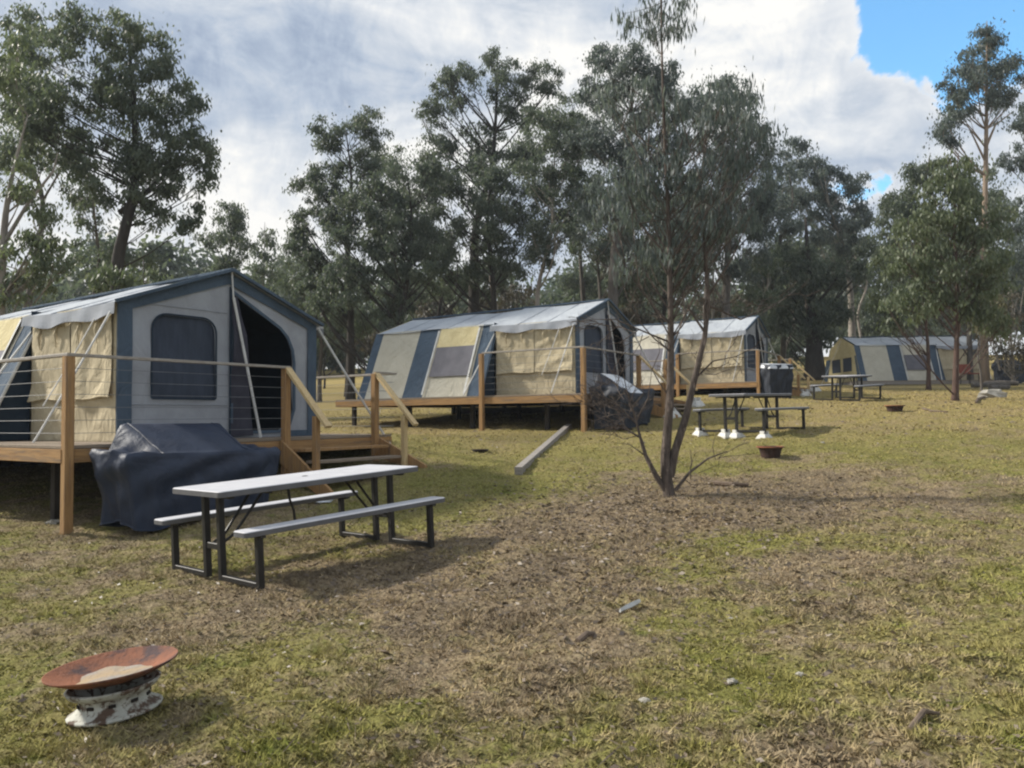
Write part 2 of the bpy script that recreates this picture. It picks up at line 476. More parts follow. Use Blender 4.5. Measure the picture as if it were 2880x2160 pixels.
def chips(n, y0, y1, lo, hi, flat=.5, centre=None, asp=.3):
    if centre is None: x, y = scatter(n, y0, y1)
    else:
        x = rng.normal(centre[0], centre[2], n); y = rng.normal(centre[1], centre[2] * .9, n)
    z = surf(x, y) + .004 + rng.random(n) * .012
    L = lo + (hi - lo) * rng.random(n) ** 2; a = rng.random(n) * 2 * pi; tl = rng.normal(0, flat * .35, n)
    c = np.stack([x, y, z], -1); dd = np.stack([np.cos(a), np.sin(a), tl], -1) * L[:, None] / 2
    e = np.stack([-np.sin(a), np.cos(a), rng.normal(0, flat, n)], -1) * (L * asp * (.6 + .7 * rng.random(n)))[:, None] / 2
    up = np.array([0, 0, 1.]) * (L * (.08 if asp > .1 else .004))[:, None]
    return np.stack([c - dd, c + e - up, c + dd, c - e + up], 1).reshape(-1, 3)


M['litter'] = leaf_mat('leaf_litter', (.17, .13, .095), (.11, .082, .06), (.2, .16, .115), .05)
lt = np.concatenate([chips(12000, 1.9, 14, .012, .05), chips(7000, 0, 0, .02, .08, centre=(1.9, 8.6, 1.3)), chips(5000, 0, 0, .02, .07, centre=(0, 6.2, 1.2)), chips(2600, 14, 30, .05, .14)])
tag(mk_quads('leaf_litter', lt, len(lt) // 4, M['litter']), 'fallen leaves and bark bits scattered through the grass', 'leaf litter', kind='stuff')
tw = chips(1300, 1.9, 16, .06, .26, .04, asp=.03)
tag(mk_quads('twig_litter', tw, len(tw) // 4, M['litter']), 'thin dead twigs strewn over the dry turf', 'twigs', kind='stuff')

# ------------------------------------------------------------------ tents
TW, HE, HP, LS, LR = 3.22, 1.75, 2.36, 2.2, 6.24     # gable width, eave, peak, front room depth, whole length
FL = .62                                            # how far the rear walls splay out at the foot


def rrect(x0, x1, z0, z1, r, n=6, r0=0.02):
    o = []
    for cx, cz, a0, rr in ((x1 - r0, z0 + r0, -90, r0), (x1 - r, z1 - r, 0, r), (x0 + r, z1 - r, 90, r), (x0 + r0, z0 + r0, 180, r0)):
        for i in range(n + 1):
            a = radians(a0 + 90 * i / n); o.append((cx + rr * cos(a), cz + rr * sin(a)))
    return o


WIN = rrect(.47, 1.40, .56, 1.66, .2)
DOOR = [(1.68, .1), (2.5, .1), (2.68, .2), (2.76, .42), (2.76, 1.12), (2.73, 1.32), (2.64, 1.5), (2.5, 1.63), (1.70, 2.06)]
GAB = [(0, 0), (TW, 0), (TW, HE), (TW / 2, HP), (0, HE)]




def flat_part(name, outline, y, m, parent, holes=(), seed=1, amp=.012, step=.12, thick=0.):
    p2, tri = sheet(outline, holes, step)
    a = np.array(p2); d = wrinkle(a[:, 0], a[:, 1], amp, seed)
    v = np.stack([a[:, 0], y + d, a[:, 1]], -1)
    if thick:
        n = len(v); v2 = v + np.array([0, thick, 0]); f = list(tri) + [tuple(i + n for i in reversed(q)) for q in tri]
        k = 0
        # rim
        from collections import Counter
        ec = Counter(); 
        for q in tri:
            for i in range(3): ec[tuple(sorted((q[i], q[(i + 1) % 3])))] += 1
        f += [(e[0], e[1], e[1] + n, e[0] + n) for e, c in ec.items() if c == 1]
        return mk(name, np.concatenate([v, v2]), f, m, parent)
    return mk(name, v, tri, m, parent)


def ring_strip(poly, wd):
    """offset a closed polygon outward by wd -> outer loop"""
    n = len(poly); o = []
    for i in range(n):
        p = Vector(poly[i - 1]); q = Vector(poly[i]); r = Vector(poly[(i + 1) % n])
        t1 = (q - p); t2 = (r - q)
        t1 = t1.normalized() if t1.length > 1e-6 else t2.normalized(); t2 = t2.normalized() if t2.length > 1e-6 else t1
        nn = Vector((t1.y + t2.y, -t1.x - t2.x)); nn = nn.normalized() if nn.length > 1e-6 else Vector((t1.y, -t1.x))
        k = 1 / max(.5, math.sqrt((1 + t1.dot(t2)) / 2)); o.append(tuple(q + nn * wd * k))
    return o


def rope(parent, a, b, r=.012, sag=.03, name='guy_rope', m=None):
    a = Vector(a); b = Vector(b); k = 8
    pts = [a.lerp(b, i / k) + Vector((0, 0, -sag * 4 * (i / k) * (1 - i / k))) for i in range(k + 1)]
    return MB().tube(pts, r, 5).build(name, m or M['white_strap'], parent)


def make_tent(loc, yaw, label, seed, kind):
    T = thing('canvas_tent', label, 'tent', loc, yaw, 'canvas tents on timber decks')
    sd = seed * 100
    # --- front wall with window hole and door hole
    fw = flat_part('front_wall', GAB, 0, M['grey_canvas'], T, [WIN, DOOR], sd + 1, .018, .09)
    w_ = flat_part('window', ring_strip(WIN, .03), .03, M['screen'], T, seed=sd + 2, amp=.02, step=.08)
    flat_part('window_binding', ring_strip(WIN, .022), -.022, M['navy_canvas'], w_, [WIN], sd + 1, .0, .1, .01)
    flat_part('door_binding', ring_strip(DOOR, .045), -.026, M['valance'] if kind != 'open' else M['blue_canvas'], T, [DOOR], sd + 1, .0, .1, .012)
    # blue trim: corner strips and roof edge
    s = .38
    trim = [(0, .06), (.02, 0), (.19, 0), (.19, HE - .13 + .19 * s), (TW / 2, HP - .16), (TW - .17, HE - .13 + .17 * s), (TW - .17, 0), (TW, 0), (TW, HE), (TW / 2, HP), (0, HE)]
    flat_part('edge_trim', trim, -.03, M['blue_canvas'], T, seed=sd + 1, amp=.006, step=.1, thick=.012)
    MB().tube([(x_, -.012 + wrinkle(x_, .47, .018, sd + 1), .47) for x_ in np.linspace(.2, 1.6, 15)], .006, 4).build('wall_seam', M['valance'], T)
    MB().tube([(x_, -.012 + wrinkle(x_, 1.78, .018, sd + 1), 1.78) for x_ in np.linspace(.3, 1.6, 15)], .005, 4).build('wall_seam', M['valance'], T)
    flat_part('sill_band', [(2.55, .0), (TW - .17, .0), (TW - .17, .09), (2.55, .09)], -.027, M['blue_canvas'], T, amp=0, thick=.01)
    # centre seam and the tied-back door flap
    MB().tube([(TW / 2 + .02, -.03, z) for z in np.linspace(.02, HP - .2, 9)], .014, 6).build('seam', M['navy_canvas'], T)
    fl = [(1.64, .02), (2.02, .03), (1.98, .5), (1.93, 1.0), (1.86, 1.5), (1.72, 2.02), (1.64, 2.02)]
    flat_part('door_flap', fl, -.05, M['flap'], T, seed=sd + 5, amp=.045, step=.06)
    if kind == 'open':
        cur = [(1.72, .12), (2.0, .12), (2.04, .8), (1.98, 1.2), (1.84, 1.75), (1.74, 1.95)]
        flat_part('inner_curtain', cur, .12, M['screen_light'], T, seed=sd + 6, amp=.04, step=.06)
    else:
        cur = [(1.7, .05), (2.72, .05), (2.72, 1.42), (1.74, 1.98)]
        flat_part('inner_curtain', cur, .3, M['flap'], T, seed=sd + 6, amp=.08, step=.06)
    pole = MB().tube([(TW / 2, -.08, HP + .05), (TW / 2 + .02, -.1, 1.97)], .012, 6)
    pole.tube([(TW / 2 + .02, -.1, 2.0), (TW / 2 + .4, -.22, .0)], .02, 7)
    pole.build('awning_pole', M['white_strap'], T)
    mk('shade_partition', [(.05, LS - .02, 0), (TW - .05, LS - .02, 0), (TW - .05, LS - .02, HE), (TW / 2, LS - .02, HP - .06), (.05, LS - .02, HE)], [(0, 1, 2, 3, 4)], M['navy_canvas'], T)  # added navy partition, its dark colour stands in for shade behind the doorway
    mk('shade_lining', [(TW - .05, .05, 0.02), (TW - .05, LS - .03, .02), (TW - .05, LS - .03, HE - .05), (TW - .05, .05, HE - .05)], [(0, 1, 2, 3)], M['navy_canvas'], T)  # added navy sheets over the beige inside, painting the room's shade
    mk('shade_lining', [(TW - .05, .05, HE - .05), (TW - .05, LS - .03, HE - .05), (TW / 2, LS - .03, HP - .06), (TW / 2, .05, HP - .06)], [(0, 1, 2, 3)], M['navy_canvas'], T)
    mk('shade_lining', [(.05, .05, HE - .05), (.05, LS - .03, HE - .05), (TW / 2, LS - .03, HP - .06), (TW / 2, .05, HP - .06)], [(0, 1, 2, 3)], M['navy_canvas'], T)
    mk('shade_lining', [(.05, .05, 0.02), (.05, LS - .03, .02), (.05, LS - .03, HE - .05), (.05, .05, HE - .05)], [(0, 1, 2, 3)], M['navy_canvas'], T)
    # --- front room side walls (the near one with roll-up sheets)
    P = lambda g, s_, z: (g, s_, z)
    nw = mk('side_wall', *quad_panel([P(0, LS, 0), P(0, 0.0, 0), P(0, 0, HE), P(0, LS, HE)], 30, 24, .022, sd + 7), M['beige_canvas'], T)
    for i, (a, b_) in enumerate(((.06, 1.06), (1.1, LS - .05))):
        v, f = quad_panel([P(-.03, b_, .56), P(-.03, a, .56), P(-.02, a, HE - .06), P(-.02, b_, HE - .06)], 16, 22, .03, sd + 8 + i)
        v = np.array(v); low = np.clip((.75 - v[:, 2]) / .2, 0, 1)
        v[:, 0] -= low * (.03 + .02 * np.sin(v[:, 1] * 9 + i)); v[:, 2] += low * .015 * np.sin(v[:, 1] * 7 + i * 2)
        top = np.clip((v[:, 2] - 1.2) / .5, 0, 1)
        v[:, 0] -= top * .02 * np.sin(v[:, 1] * 13 + v[:, 2] * 9)
        rs = mk('roll_up_sheet', v, f, M['beige_canvas'], nw)
        MB().tube([(-.05 - .02 * sin(q * 9 + i), q, .56 + .015 * sin(q * 7 + i * 2)) for q in np.linspace(a, b_, 9)], .014, 6).build('hem_roll', M['beige_canvas'], nw)
    for q in (.35, .8, 1.4, 1.85):
        MB().tube([(-.05, q, HE - .18), (-.075, q + .02, HE - .32), (-.055, q + .01, HE - .5)], [.012, .02, .006], 5).build('tie_strap', M['beige_canvas'], nw)
    mk('side_wall', *quad_panel([P(TW, 0, 0), P(TW, LS, 0), P(TW, LS, HE), P(TW, 0, HE)], 8, 8, .02, sd + 10), M['beige_canvas'], T)
    # --- rear room: splayed striped walls
    RE, RI = 1.83, .16     # rear eave height and inset
    stripes = [(LS + .06, 2.66, 'b'), (2.66, 4.06, 'w'), (4.06, 4.72, 'b'), (4.72, 6.02, 'p'), (6.02, LR + .06, 'b')]
    for k, (a, b_, c) in enumerate(stripes):
        top = lambda s_: (RI, s_ + .02 * sin(s_), RE); bot = lambda s_: (-FL, s_, 0)
        mm = {'b': M['blue_canvas'], 'w': M['pale_canvas'], 'p': M['pale_canvas']}[c]
        n = max(4, int((b_ - a) * 12))
        wp = mk('wall_panel', *quad_panel([bot(b_), bot(a), top(a), top(b_)], n, 22, .016, sd + 20 + k), mm, T)
        if c == 'w':
            lerp = lambda s_, h, o=.045: tuple(np.array(bot(s_)) * (1 - h) + np.array(top(s_)) * h + np.array((-.9 * o, 0, .38 * o)))
            for z0, z1, nm, m2 in ((.70, .97, 'window_flap', M['yellow_canvas'] if seed < 3 else M['pale_canvas']), (.28, .70, 'window', M['screen_light'])):
                mk(nm, *quad_panel([lerp(b_ - .08, z0), lerp(a + .1, z0), lerp(a + .1, z1), lerp(b_ - .08, z1)], 18, 10, .008, sd + 30 + int(z0 * 10)), m2, wp)
            for e in (a + .05, b_ - .04):
                mk('window_tape', *quad_panel([lerp(e + .05, .03, .05), lerp(e, .03, .05), lerp(e, .95, .05), lerp(e + .05, .95, .05)], 2, 12, .0, 1), M['white_strap'], wp)
    mk('splay_end', *quad_panel([(-FL, LS + .05, 0), (.0, LS + .05, 0), (.0, LS + .05, RE), (RI - .02, LS + .05, RE)], 6, 16, .01, sd + 40), M['navy_canvas'], T)
    MB().tube([(-FL, LS + .03, .0), (-FL * .5 + RI * .5, LS + .03, RE / 2), (RI, LS + .03, RE - .03)], .022, 6).build('corner_tape', M['white_strap'] if kind == 'open' else M['blue_canvas'], T)
    mk('wall_panel', *quad_panel([(TW + FL, LS, 0), (TW + FL, LR, 0), (TW - RI, LR, RE), (TW - RI, LS, RE)], 12, 8, .02, sd + 41), M['pale_canvas'], T)
    mk('splay_end', *quad_panel([(TW, LS, 0), (TW + FL, LS, 0), (TW - RI, LS, RE), (TW, LS, RE)], 4, 8, .01, sd + 42), M['navy_canvas'], T)
    # rear gable
    rg = [(-FL, 0), (TW + FL, 0), (TW - RI, RE), (TW / 2, HP - .02), (RI, RE)]
    rwins = [rrect(.42, 1.45, .55, 1.25, .03), rrect(1.75, 2.8, .55, 1.25, .03)]
    p2, tri = sheet(rg, rwins, .16); a = np.array(p2)
    rw = mk('rear_wall', np.stack([a[:, 0], LR + .06 + .1 * (1 - a[:, 1] / RE) * 0 + wrinkle(a[:, 0], a[:, 1], .01, sd), a[:, 1]], -1), tri, M['yellow_canvas'], T)
    for wq in rwins:
        p3, tr3 = sheet(ring_strip(wq, .03), (), .2)
        mk('window', [(q[0], LR + .04, q[1]) for q in p3], tr3, M['screen'], rw)
    for x0 in (-FL + .02, TW + FL - .4):
        pl = [(x0, .0), (x0 + .38, 0), (x0 + .38 + (.3 if x0 < 0 else -.3), 1.3), (x0 + (.55 if x0 < 0 else -.5), 1.3)]
        p3, tr3 = sheet(pl, (), .2); mk('rear_stripe', [(q[0], LR + .075, q[1]) for q in p3], tr3, M['blue_canvas'], rw)
    # --- roofs
    e = .07
    sl = (HP - HE) / (TW / 2)
    for sgn in (0, 1):
        g = lambda x: x if sgn == 0 else TW - x
        def roof(name, x0, z0, s0, s1, ztop, n, parent, amp, m):
            q = [(g(x0), s1, z0), (g(x0), s0, z0), (TW / 2, s0, ztop), (TW / 2, s1, ztop)]
            if sgn: q = [q[1], q[0], q[3], q[2]]
            v, f = quad_panel(q, n, 12, amp, sd + 50 + sgn)
            v = np.array(v); ss = (v[:, 1] - s0) / (s1 - s0); v[:, 2] -= .035 * np.sin(np.clip(ss, 0, 1) * pi * (2 if n > 30 else 1)) ** 2
            ro_ = mk(name, v, f, m, parent, smooth=True)
            for q_ in ((.33, .67) if n < 30 else (.2, .4, .6, .8)):
                ss_ = s0 + (s1 - s0) * q_; sg_ = .035 * sin(q_ * pi * (2 if n > 30 else 1)) ** 2
                MB().tube([(g(x0) + (TW / 2 - g(x0)) * h_, ss_, z0 + (ztop - z0) * h_ - sg_ + .006) for h_ in (0, .5, 1)], .007, 4).build('roof_seam', M['valance'], ro_)
            return ro_
        r1 = roof('roof', -e, HE - e * sl + .02, -.1, LS + .12, HP + .025, 26, T, .012, M['roof_canvas'])
        r2 = roof('roof', RI - .07, RE - .02, LS + .02, LR - .05, HP - .005, 40, T, .012, M['roof_canvas'])
        # hanging valance along the front room eave
        n = 30; vs = []
        for j in range(4):
            for i in range(n + 1):
                s_ = -.1 + (LS + .22) * i / n; h = j / 3
                drop = .15 + .02 * sin(s_ * 5) + .03 * abs(sin(s_ * pi / 1.1))
                vs.append((g(-e - .012 - .02 * h - .015 * h * sin(s_ * 11)), s_, HE - e * sl + .018 - .03 * sin(min(1, max(0, (s_ + .1) / (LS + .22))) * pi) ** 2 - h * drop))
        fs = [(j * (n + 1) + i, j * (n + 1) + i + 1, (j + 1) * (n + 1) + i + 1, (j + 1) * (n + 1) + i) for j in range(3) for i in range(n)]
        mk('valance', vs, fs, M['valance'], r1)
        # blue tape along the front roof edge
        MB().bar((g(-e), -.11, HE - e * sl + .03), (TW / 2, -.11, HP + .035), .05, .045).build('edge_tape', M['blue_canvas'], r1)
    MB().bar((TW / 2, -.12, HP + .035), (TW / 2, LR - .05, HP + .012), .09, .035).build('ridge_cap', M['blue_canvas'], T)
    # frame poles seen as bulges, ropes
    rope(T, (-.05, -.02, HE - .05), (-.88, .15, .02), .013, .02)
    rope(T, (-.05, .35, HE - .1), (-.6, .55, .45), .008, .02)
    rope(T, (RI, LS + .02, RE - .05), (-.9, LS + .35, .02), .016, .01)
    rope(T, (TW + .03, -.03, HE - .03), (TW + 1.15, -.7, -.35), .02, .03)
    rope(T, (TW / 2 - .02, LR, HP - .03), (TW / 2, LR + 1.4, -.6), .01, .03)
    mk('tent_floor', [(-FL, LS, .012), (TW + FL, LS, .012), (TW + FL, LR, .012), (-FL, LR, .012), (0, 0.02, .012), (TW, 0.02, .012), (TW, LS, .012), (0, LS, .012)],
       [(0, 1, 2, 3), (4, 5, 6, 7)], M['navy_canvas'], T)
    return T


G0, S0, G1, S1 = -.95, -.64, 4.3, 6.75      # deck plan in tent coordinates
RAIL = .98


def make_deck(loc, yaw, label, kind='stairs', kind_rear_open=False):
    D = thing('timber_deck', label, 'deck', loc, yaw, 'timber decks under the tents')
    R = Matrix.Rotation(yaw, 3, 'Z'); o = Vector(loc)
    gz = lambda g, s_: sf(*(o + R @ Vector((g, s_, 0)))[:2]) - loc[2]
    MB().box(((G0 + G1) / 2, (S0 + S1) / 2, -.022), (G1 - G0 - .01, S1 - S0 - .01, .036)).build('floor', M['boards'], D)
    bm = M['wood_side'] if kind == 'stairs' else M['wood_grey']
    hh = .15
    MB().box((G0 + .02, (S0 + S1) / 2, -.045 - hh / 2), (.045, S1 - S0, hh)).build('fascia_beam', bm, D)
    MB().box(((G0 + G1) / 2, S0 + .02, -.047 - hh / 2), (G1 - G0 - .1, .045, hh)).build('fascia_beam', bm, D)
    MB().box((G1 - .02, (S0 + S1) / 2, -.045 - hh / 2), (.045, S1 - S0, hh)).build('fascia_beam', bm, D)
    MB().box(((G0 + G1) / 2, S1 - .02, -.047 - hh / 2), (G1 - G0 - .1, .045, hh)).build('fascia_beam', bm, D)
    MB().box((G1 - .06, (S0 + S1) / 2, -.5), (.02, S1 - S0 - .2, .6)).build('light_block_board', M['wood_dark'], D)  # added unseen board along the far side, blocks light under the deck
    if not kind_rear_open: MB().box(((G0 + G1) / 2, S1 - .06, -.6), (G1 - G0 - .2, .02, .8)).build('light_block_board', M['wood_dark'], D)  # added unseen board at the rear, keeps the sun out from below
    jb = MB()
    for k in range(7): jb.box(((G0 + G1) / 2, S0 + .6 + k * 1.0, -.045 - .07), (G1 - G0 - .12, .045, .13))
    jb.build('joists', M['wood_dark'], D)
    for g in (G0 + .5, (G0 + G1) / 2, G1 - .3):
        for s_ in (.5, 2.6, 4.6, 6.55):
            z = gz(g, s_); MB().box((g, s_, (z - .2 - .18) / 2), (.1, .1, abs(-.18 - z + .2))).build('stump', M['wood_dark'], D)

    def post(g, s_, top=RAIL, m='wood'):
        z = gz(g, s_)
        return MB().box((g, s_, (top + z - .1) / 2), (.1, .1, top - z + .1), ch=.008).build('post', M[m], D)
    if kind != 'stairs':
        return D
    st0, st1 = 2.09, 3.88
    c = .055
    pts = {'corner': (G0 + c, S0 - .03), 'back': (G0 - .03, S0 + 2.6), 'a': (st0, S0 - .03), 'b': (st1, S0 - .03), 'r': (G1 + .03, S0 + .06), 'r2': (G1 + .03, S0 + 2.6)}
    for k, q in pts.items():
        if k == 'r': continue
        post(*q)
    # lower footings of posts stand 2 cm proud, rails on top
    zr = RAIL + .02
    def rail(a, b_, m='rail', w_=.07, h=.035):
        MB().bar((*a, zr), (*b_, zr), w_, h).build('handrail', M[m], D)
    rail(pts['corner'], (st0 + .06, S0 - .03)); rail((G0 + c, S0 - .06), (pts['back'][0] + .05, pts['back'][1]))
    rail(pts['b'], (G1 + .03, S0 - .03)); rail((G1 + .03, S0 - .06), pts['r2'])
    for k in range(6):
        z = .13 + k * .145
        for a, b_ in ((pts['corner'], pts['a']), (pts['corner'], pts['back']), (pts['b'], (G1 + .03, S0 - .03)), ((G1 + .03, S0), pts['r2'])):
            MB().tube([(*a, z), (*b_, z)], .003, 4).build('wire', M['wire'], D)
    # stairs
    q = .66
    for g, m1 in ((st0, 'wood'), (st1, 'rail')):
        zl = gz(g, S0 - q); top = .30
        MB().box((g, S0 - q, (top + zl - .06) / 2), (.085, .085, top - zl + .06), ch=.008).build('lower_post', M['wood' if g == st0 else 'wood_pale'], D)
        MB().bar((g + .02, S0 - .04, RAIL + .01), (g + .02, S0 - q - .22, RAIL + .01 - (q + .18) * 1.0), .11, .045).build('handrail', M['wood_pale'], D)
        zb = gz(g, S0 - .95) - .05
        # stringer board
        x0, x1 = g - .09, g - .045
        if g == st1: x0, x1 = g + .045, g + .09
        pr = [(S0 - .02, -.03), (S0 - .02, -.36), (S0 - .85, zb), (S0 - 1.05, zb), (S0 - 1.05, zb + .1)]
        v = [(x0, s_, z) for s_, z in pr] + [(x1, s_, z) for s_, z in pr]
        n = len(pr); f = [tuple(range(n)), tuple(reversed(range(n, 2 * n)))] + [(i, i + n, (i + 1) % n + n, (i + 1) % n) for i in range(n)]
        mk('stringer', v, f, M['wood'], D)
    zb = gz((st0 + st1) / 2, S0 - 1.0)
    n = 4
    for k in range(1, n):
        z = zb * k / n; s_ = S0 - .06 - .26 * k
        MB().box(((st0 + st1) / 2, s_ + .06, z - .02), (st1 - st0 - .1, .25, .04)).build('tread', M['boards' if k > 1 else 'wood'], D)
    return D


def make_footing(p, label, s=.16, grp='white concrete footings'):
    v = []
    for z, r in ((-.03, 1.0), (.02, 1.0), (s * .55, .62), (s * .55, .62)):
        for a, b_ in ((1, 1), (-1, 1), (-1, -1), (1, -1)): v.append((a * r * s * .66, b_ * r * s * .66, z))
    f = [(3, 2, 1, 0)] + [(k * 4 + i, k * 4 + (i + 1) % 4, k * 4 + 4 + (i + 1) % 4, k * 4 + 4 + i) for k in range(2) for i in range(4)] + [(8, 9, 10, 11)]
    o = mk('concrete_footing', v, f, M['concrete'], loc=p)
    # two lugs that hold the leg
    for a in (-1, 1):
        o2 = MB().box((a * s * .33, 0, s * .72), (s * .16, s * .55, s * .36)).build('lug', M['concrete'], o)
    o.rotation_euler = (0, 0, random.uniform(0, .6))
    return tag(o, label, 'footing', grp)


def make_cover(loc, yaw, label, L=1.9, Wd=.66, m='tarp', lid=.62, top_m=None, hgt=1.28, shelf=1.0, seed=1, hood_drop=.28, only_lid=False):
    """barbecue under a tarp: lid hump, sloping wings over the side shelves, draped skirt"""
    B = thing('covered_barbecue', label, 'barbecue cover', loc, yaw, 'barbecues under tarpaulins')
    nu, nv = 48, 20
    u = np.linspace(-1, 1, nu + 1)[None, :]; v = np.linspace(-1, 1, nv + 1)[:, None]
    x = u * L / 2 * np.ones_like(v); y = v * Wd / 2 * np.ones_like(u)
    au = np.abs(u) * L / 2
    fr = (1 - v) / 2 * np.ones_like(u)                  # 0 at the back, 1 at the front
    lw_ = lid * (.66 - .2 * fr)                        # half width of the sloping hood
    k = np.clip((au - lw_) / np.maximum(.05, L / 2 - lw_), 0, 1)
    hood = hgt - hood_drop * np.clip(fr * 1.08, 0, 1) ** 1.15
    k2 = np.clip(k * 1.7, 0, 1); k2 = k2 * k2 * (3 - 2 * k2)
    z = hood * (1 - k2) + (shelf + .05 * (1 - fr)) * k2
    z = z + (wrinkle(x * 2.2, y * 2.2, .02, seed) + .022 * np.abs(np.sin(x * 13 + y * 15)) - .01) * np.clip(k * 3, 0, 1) + wrinkle(x, y, .008, seed + 1)
    z = z - .035 * np.exp(-((k - .45) / .16) ** 2) * (1 + .6 * np.sin(y * 14 + seed))
    P = np.stack([x, y, z], -1)
    vs = list(P.reshape(-1, 3)); w_ = nu + 1
    ftop = [(j * w_ + i, j * w_ + i + 1, (j + 1) * w_ + i + 1, (j + 1) * w_ + i) for j in range(nv) for i in range(nu)]
    loop = [(0, i) for i in range(nu)] + [(j, nu) for j in range(nv)] + [(nv, nu - i) for i in range(nu)] + [(nv - j, 0) for j in range(nv)]
    prev = [j * w_ + i for j, i in loop]; fsk = []; base = [vs[q] for q in prev]
    K = 16; n = len(loop)
    r = np.random.default_rng(seed); ph = r.uniform(0, 6, 6)
    for a in range(1, K + 1):
        h = a / K; cur = []
        for q, p in enumerate(base):
            t_ = q / n * 2 * pi
            taper = 1 + .05 * sin(pi * min(1, h * 2.2)) - .10 * h * (1 if abs(p[0]) > L * .3 else .6)
            fold = ((1 - 2 * abs(sin(t_ * 5.5 + ph[0] + 1.2 * h)) ** .6) * .7 + (1 - 2 * abs(sin(t_ * 9.5 + ph[1] - 2 * h)) ** .7) * .4 + sin(t_ * 5 + ph[2] - 3 * h) * .4) * (.01 + .04 * h)
            nx, ny = p[0] / (L / 2), p[1] / (Wd / 2); nl = math.hypot(nx, ny) + 1e-6
            bot = .04 + .05 * sin(t_ * 4 + ph[3])
            sw = .03 * sin(h * 14 + t_ * 6 + ph[4]) * (1 - h)
            cur.append(len(vs)); vs.append(np.array((p[0] * taper + nx / nl * (fold + sw), p[1] * taper + ny / nl * (fold + sw), p[2] * (1 - h) + bot * h)))
        fsk += [(prev[q], cur[q], cur[(q + 1) % n], prev[(q + 1) % n]) for q in range(n)]
        prev = cur
    hem = [vs[q] for q in prev]
    hm = MB().tube([tuple(p) for p in hem] + [tuple(hem[0])], .012, 5, False).build('hem', M[m], B)
    for sg in (-1, 1):
        jx = int(nu / 2 + sg * nu / 2 * min(.85, (lid * .56) / (L / 2)))
        MB().tube([tuple(P[q, jx] + np.array((0, 0, .004))) for q in range(nv + 1)], .007, 4).build('seam', M[m], B)
    vs = np.array(vs)
    if top_m is None:
        mk('tarpaulin', vs, ftop + fsk, M[m], B, smooth=True)
    else:
        mk('tarpaulin', vs, ftop + fsk, M[m], B, smooth=True)
        q = np.array(P); q[..., 2] += .012
        if only_lid:
            ii = np.where(np.abs(u[0]) < .5)[0]; q = q[:, ii[0]:ii[-1] + 1]; w2 = q.shape[1]
            ftop = [(j * w2 + i, j * w2 + i + 1, (j + 1) * w2 + i + 1, (j + 1) * w2 + i) for j in range(nv) for i in range(w2 - 1)]
        else: q[..., 2] -= .14 * np.clip(np.maximum(np.abs(u), np.abs(v)) - .93, 0, 1) / .07
        if not only_lid: q[..., 0] *= 1.05; q[..., 1] *= 1.08
        mk('white_sheet', q.reshape(-1, 3), ftop, M[top_m], B, smooth=True)
    return B


def make_table(mw, label, detail=True):
    """folding picnic table; local x = length, y = across, z = up, origin at the middle of the near end on the ground"""
    L, Wd, Ht, b0, b1, bh, ins, g = 2.05, .768, .725, .545, .735, .445, .15, .115
    T = thing('picnic_table', label, 'picnic table', group='folding picnic tables with benches')
    T.matrix_world = mw

    def slab(name, y0, y1, z, th):
        r = .035; pts = rrect2(0, L, y0, y1, r)
        n = len(pts); prof = [(-.006, 0), (0, -.006), (0, -th + .004), (-.012, -th)]
        vs = []
        for ins_, dz in prof:
            for px, py in pts:
                cx, cy = L / 2, (y0 + y1) / 2
                vs.append((px + (ins_ if px > cx else -ins_), py + (ins_ if py > cy else -ins_), z + dz))
        k = len(prof); f = [tuple(range(n))] + [(a * n + (i + 1) % n, a * n + i, (a + 1) * n + i, (a + 1) * n + (i + 1) % n) for a in range(k - 1) for i in range(n)] + [tuple(reversed(range((k - 1) * n, k * n)))]
        s_ = mk(name, vs, f, M['top'], T)
        s_.data.materials.append(M['top_edge'])
        for q in s_.data.polygons:
            if q.index > n: q.material_index = 1
        return s_
    tp = slab('tabletop', -Wd / 2, Wd / 2, Ht, .05)
    if detail:
        MB().lathe([(.0, Ht + .003), (.02, Ht + .004), (.028, Ht + .001)], 16).build('umbrella_hole', M['char'], tp, loc=(L / 2, 0, 0))
    slab('bench', b0, b1, bh, .045); slab('bench', -b1, -b0, bh, .045)
    lw = .05
    for x in (ins, L - ins):
        fr = MB()
        for s_ in (1, -1):
            yb = s_ * ((b0 + b1) / 2 + .02)
            fr.box((x, s_ * g, Ht / 2 - .025), (lw, lw, Ht - .055)); fr.box((x, yb, bh / 2 - .023), (lw, lw, bh - .046))
            fr.box((x, (s_ * g + yb) / 2, .0215), (lw * .9, abs(yb - s_ * g) - lw, lw * .85)); fr.box((x, s_ * (b0 + .095), bh - .055), (lw * .9, .17, .018))
        fr.box((x, 0, .26), (lw * .7, 2 * g - lw, .05)); fr.box((x, 0, Ht - .065), (lw * .9, .6, .02))
        fr.build('leg_frame', M['legs'], T)
    for x, d in ((ins, 1), (L - ins, -1)):
        br = MB()
        for s_ in (1, -1):
            br.tube([(x + d * .02, s_ * .06, .27), (x + d * .14, s_ * .07, .34), (x + d * .4, s_ * .09, Ht - .07)], .012, 6)
        br.bar((x + d * .4, -.2, Ht - .07), (x + d * .4, .2, Ht - .07), .03, .03)
        br.build('brace', M['legs'], T)
    if detail:
        MB().tube([(.78, -.1, Ht - .05), (.79, -.11, .55), (.83, -.1, .46), (.84, -.1, .36)], .012, 6).build('strap', M['legs'], T)
    return T


def rrect2(x0, x1, y0, y1, r, n=4):
    o = []
    for cx, cy, a0 in ((x1 - r, y1 - r, 0), (x0 + r, y1 - r, 90), (x0 + r, y0 + r, 180), (x1 - r, y0 + r, 270)):
        for i in range(n + 1):
            a = radians(a0 + 90 * i / n); o.append((cx + r * cos(a), cy + r * sin(a)))
    return o


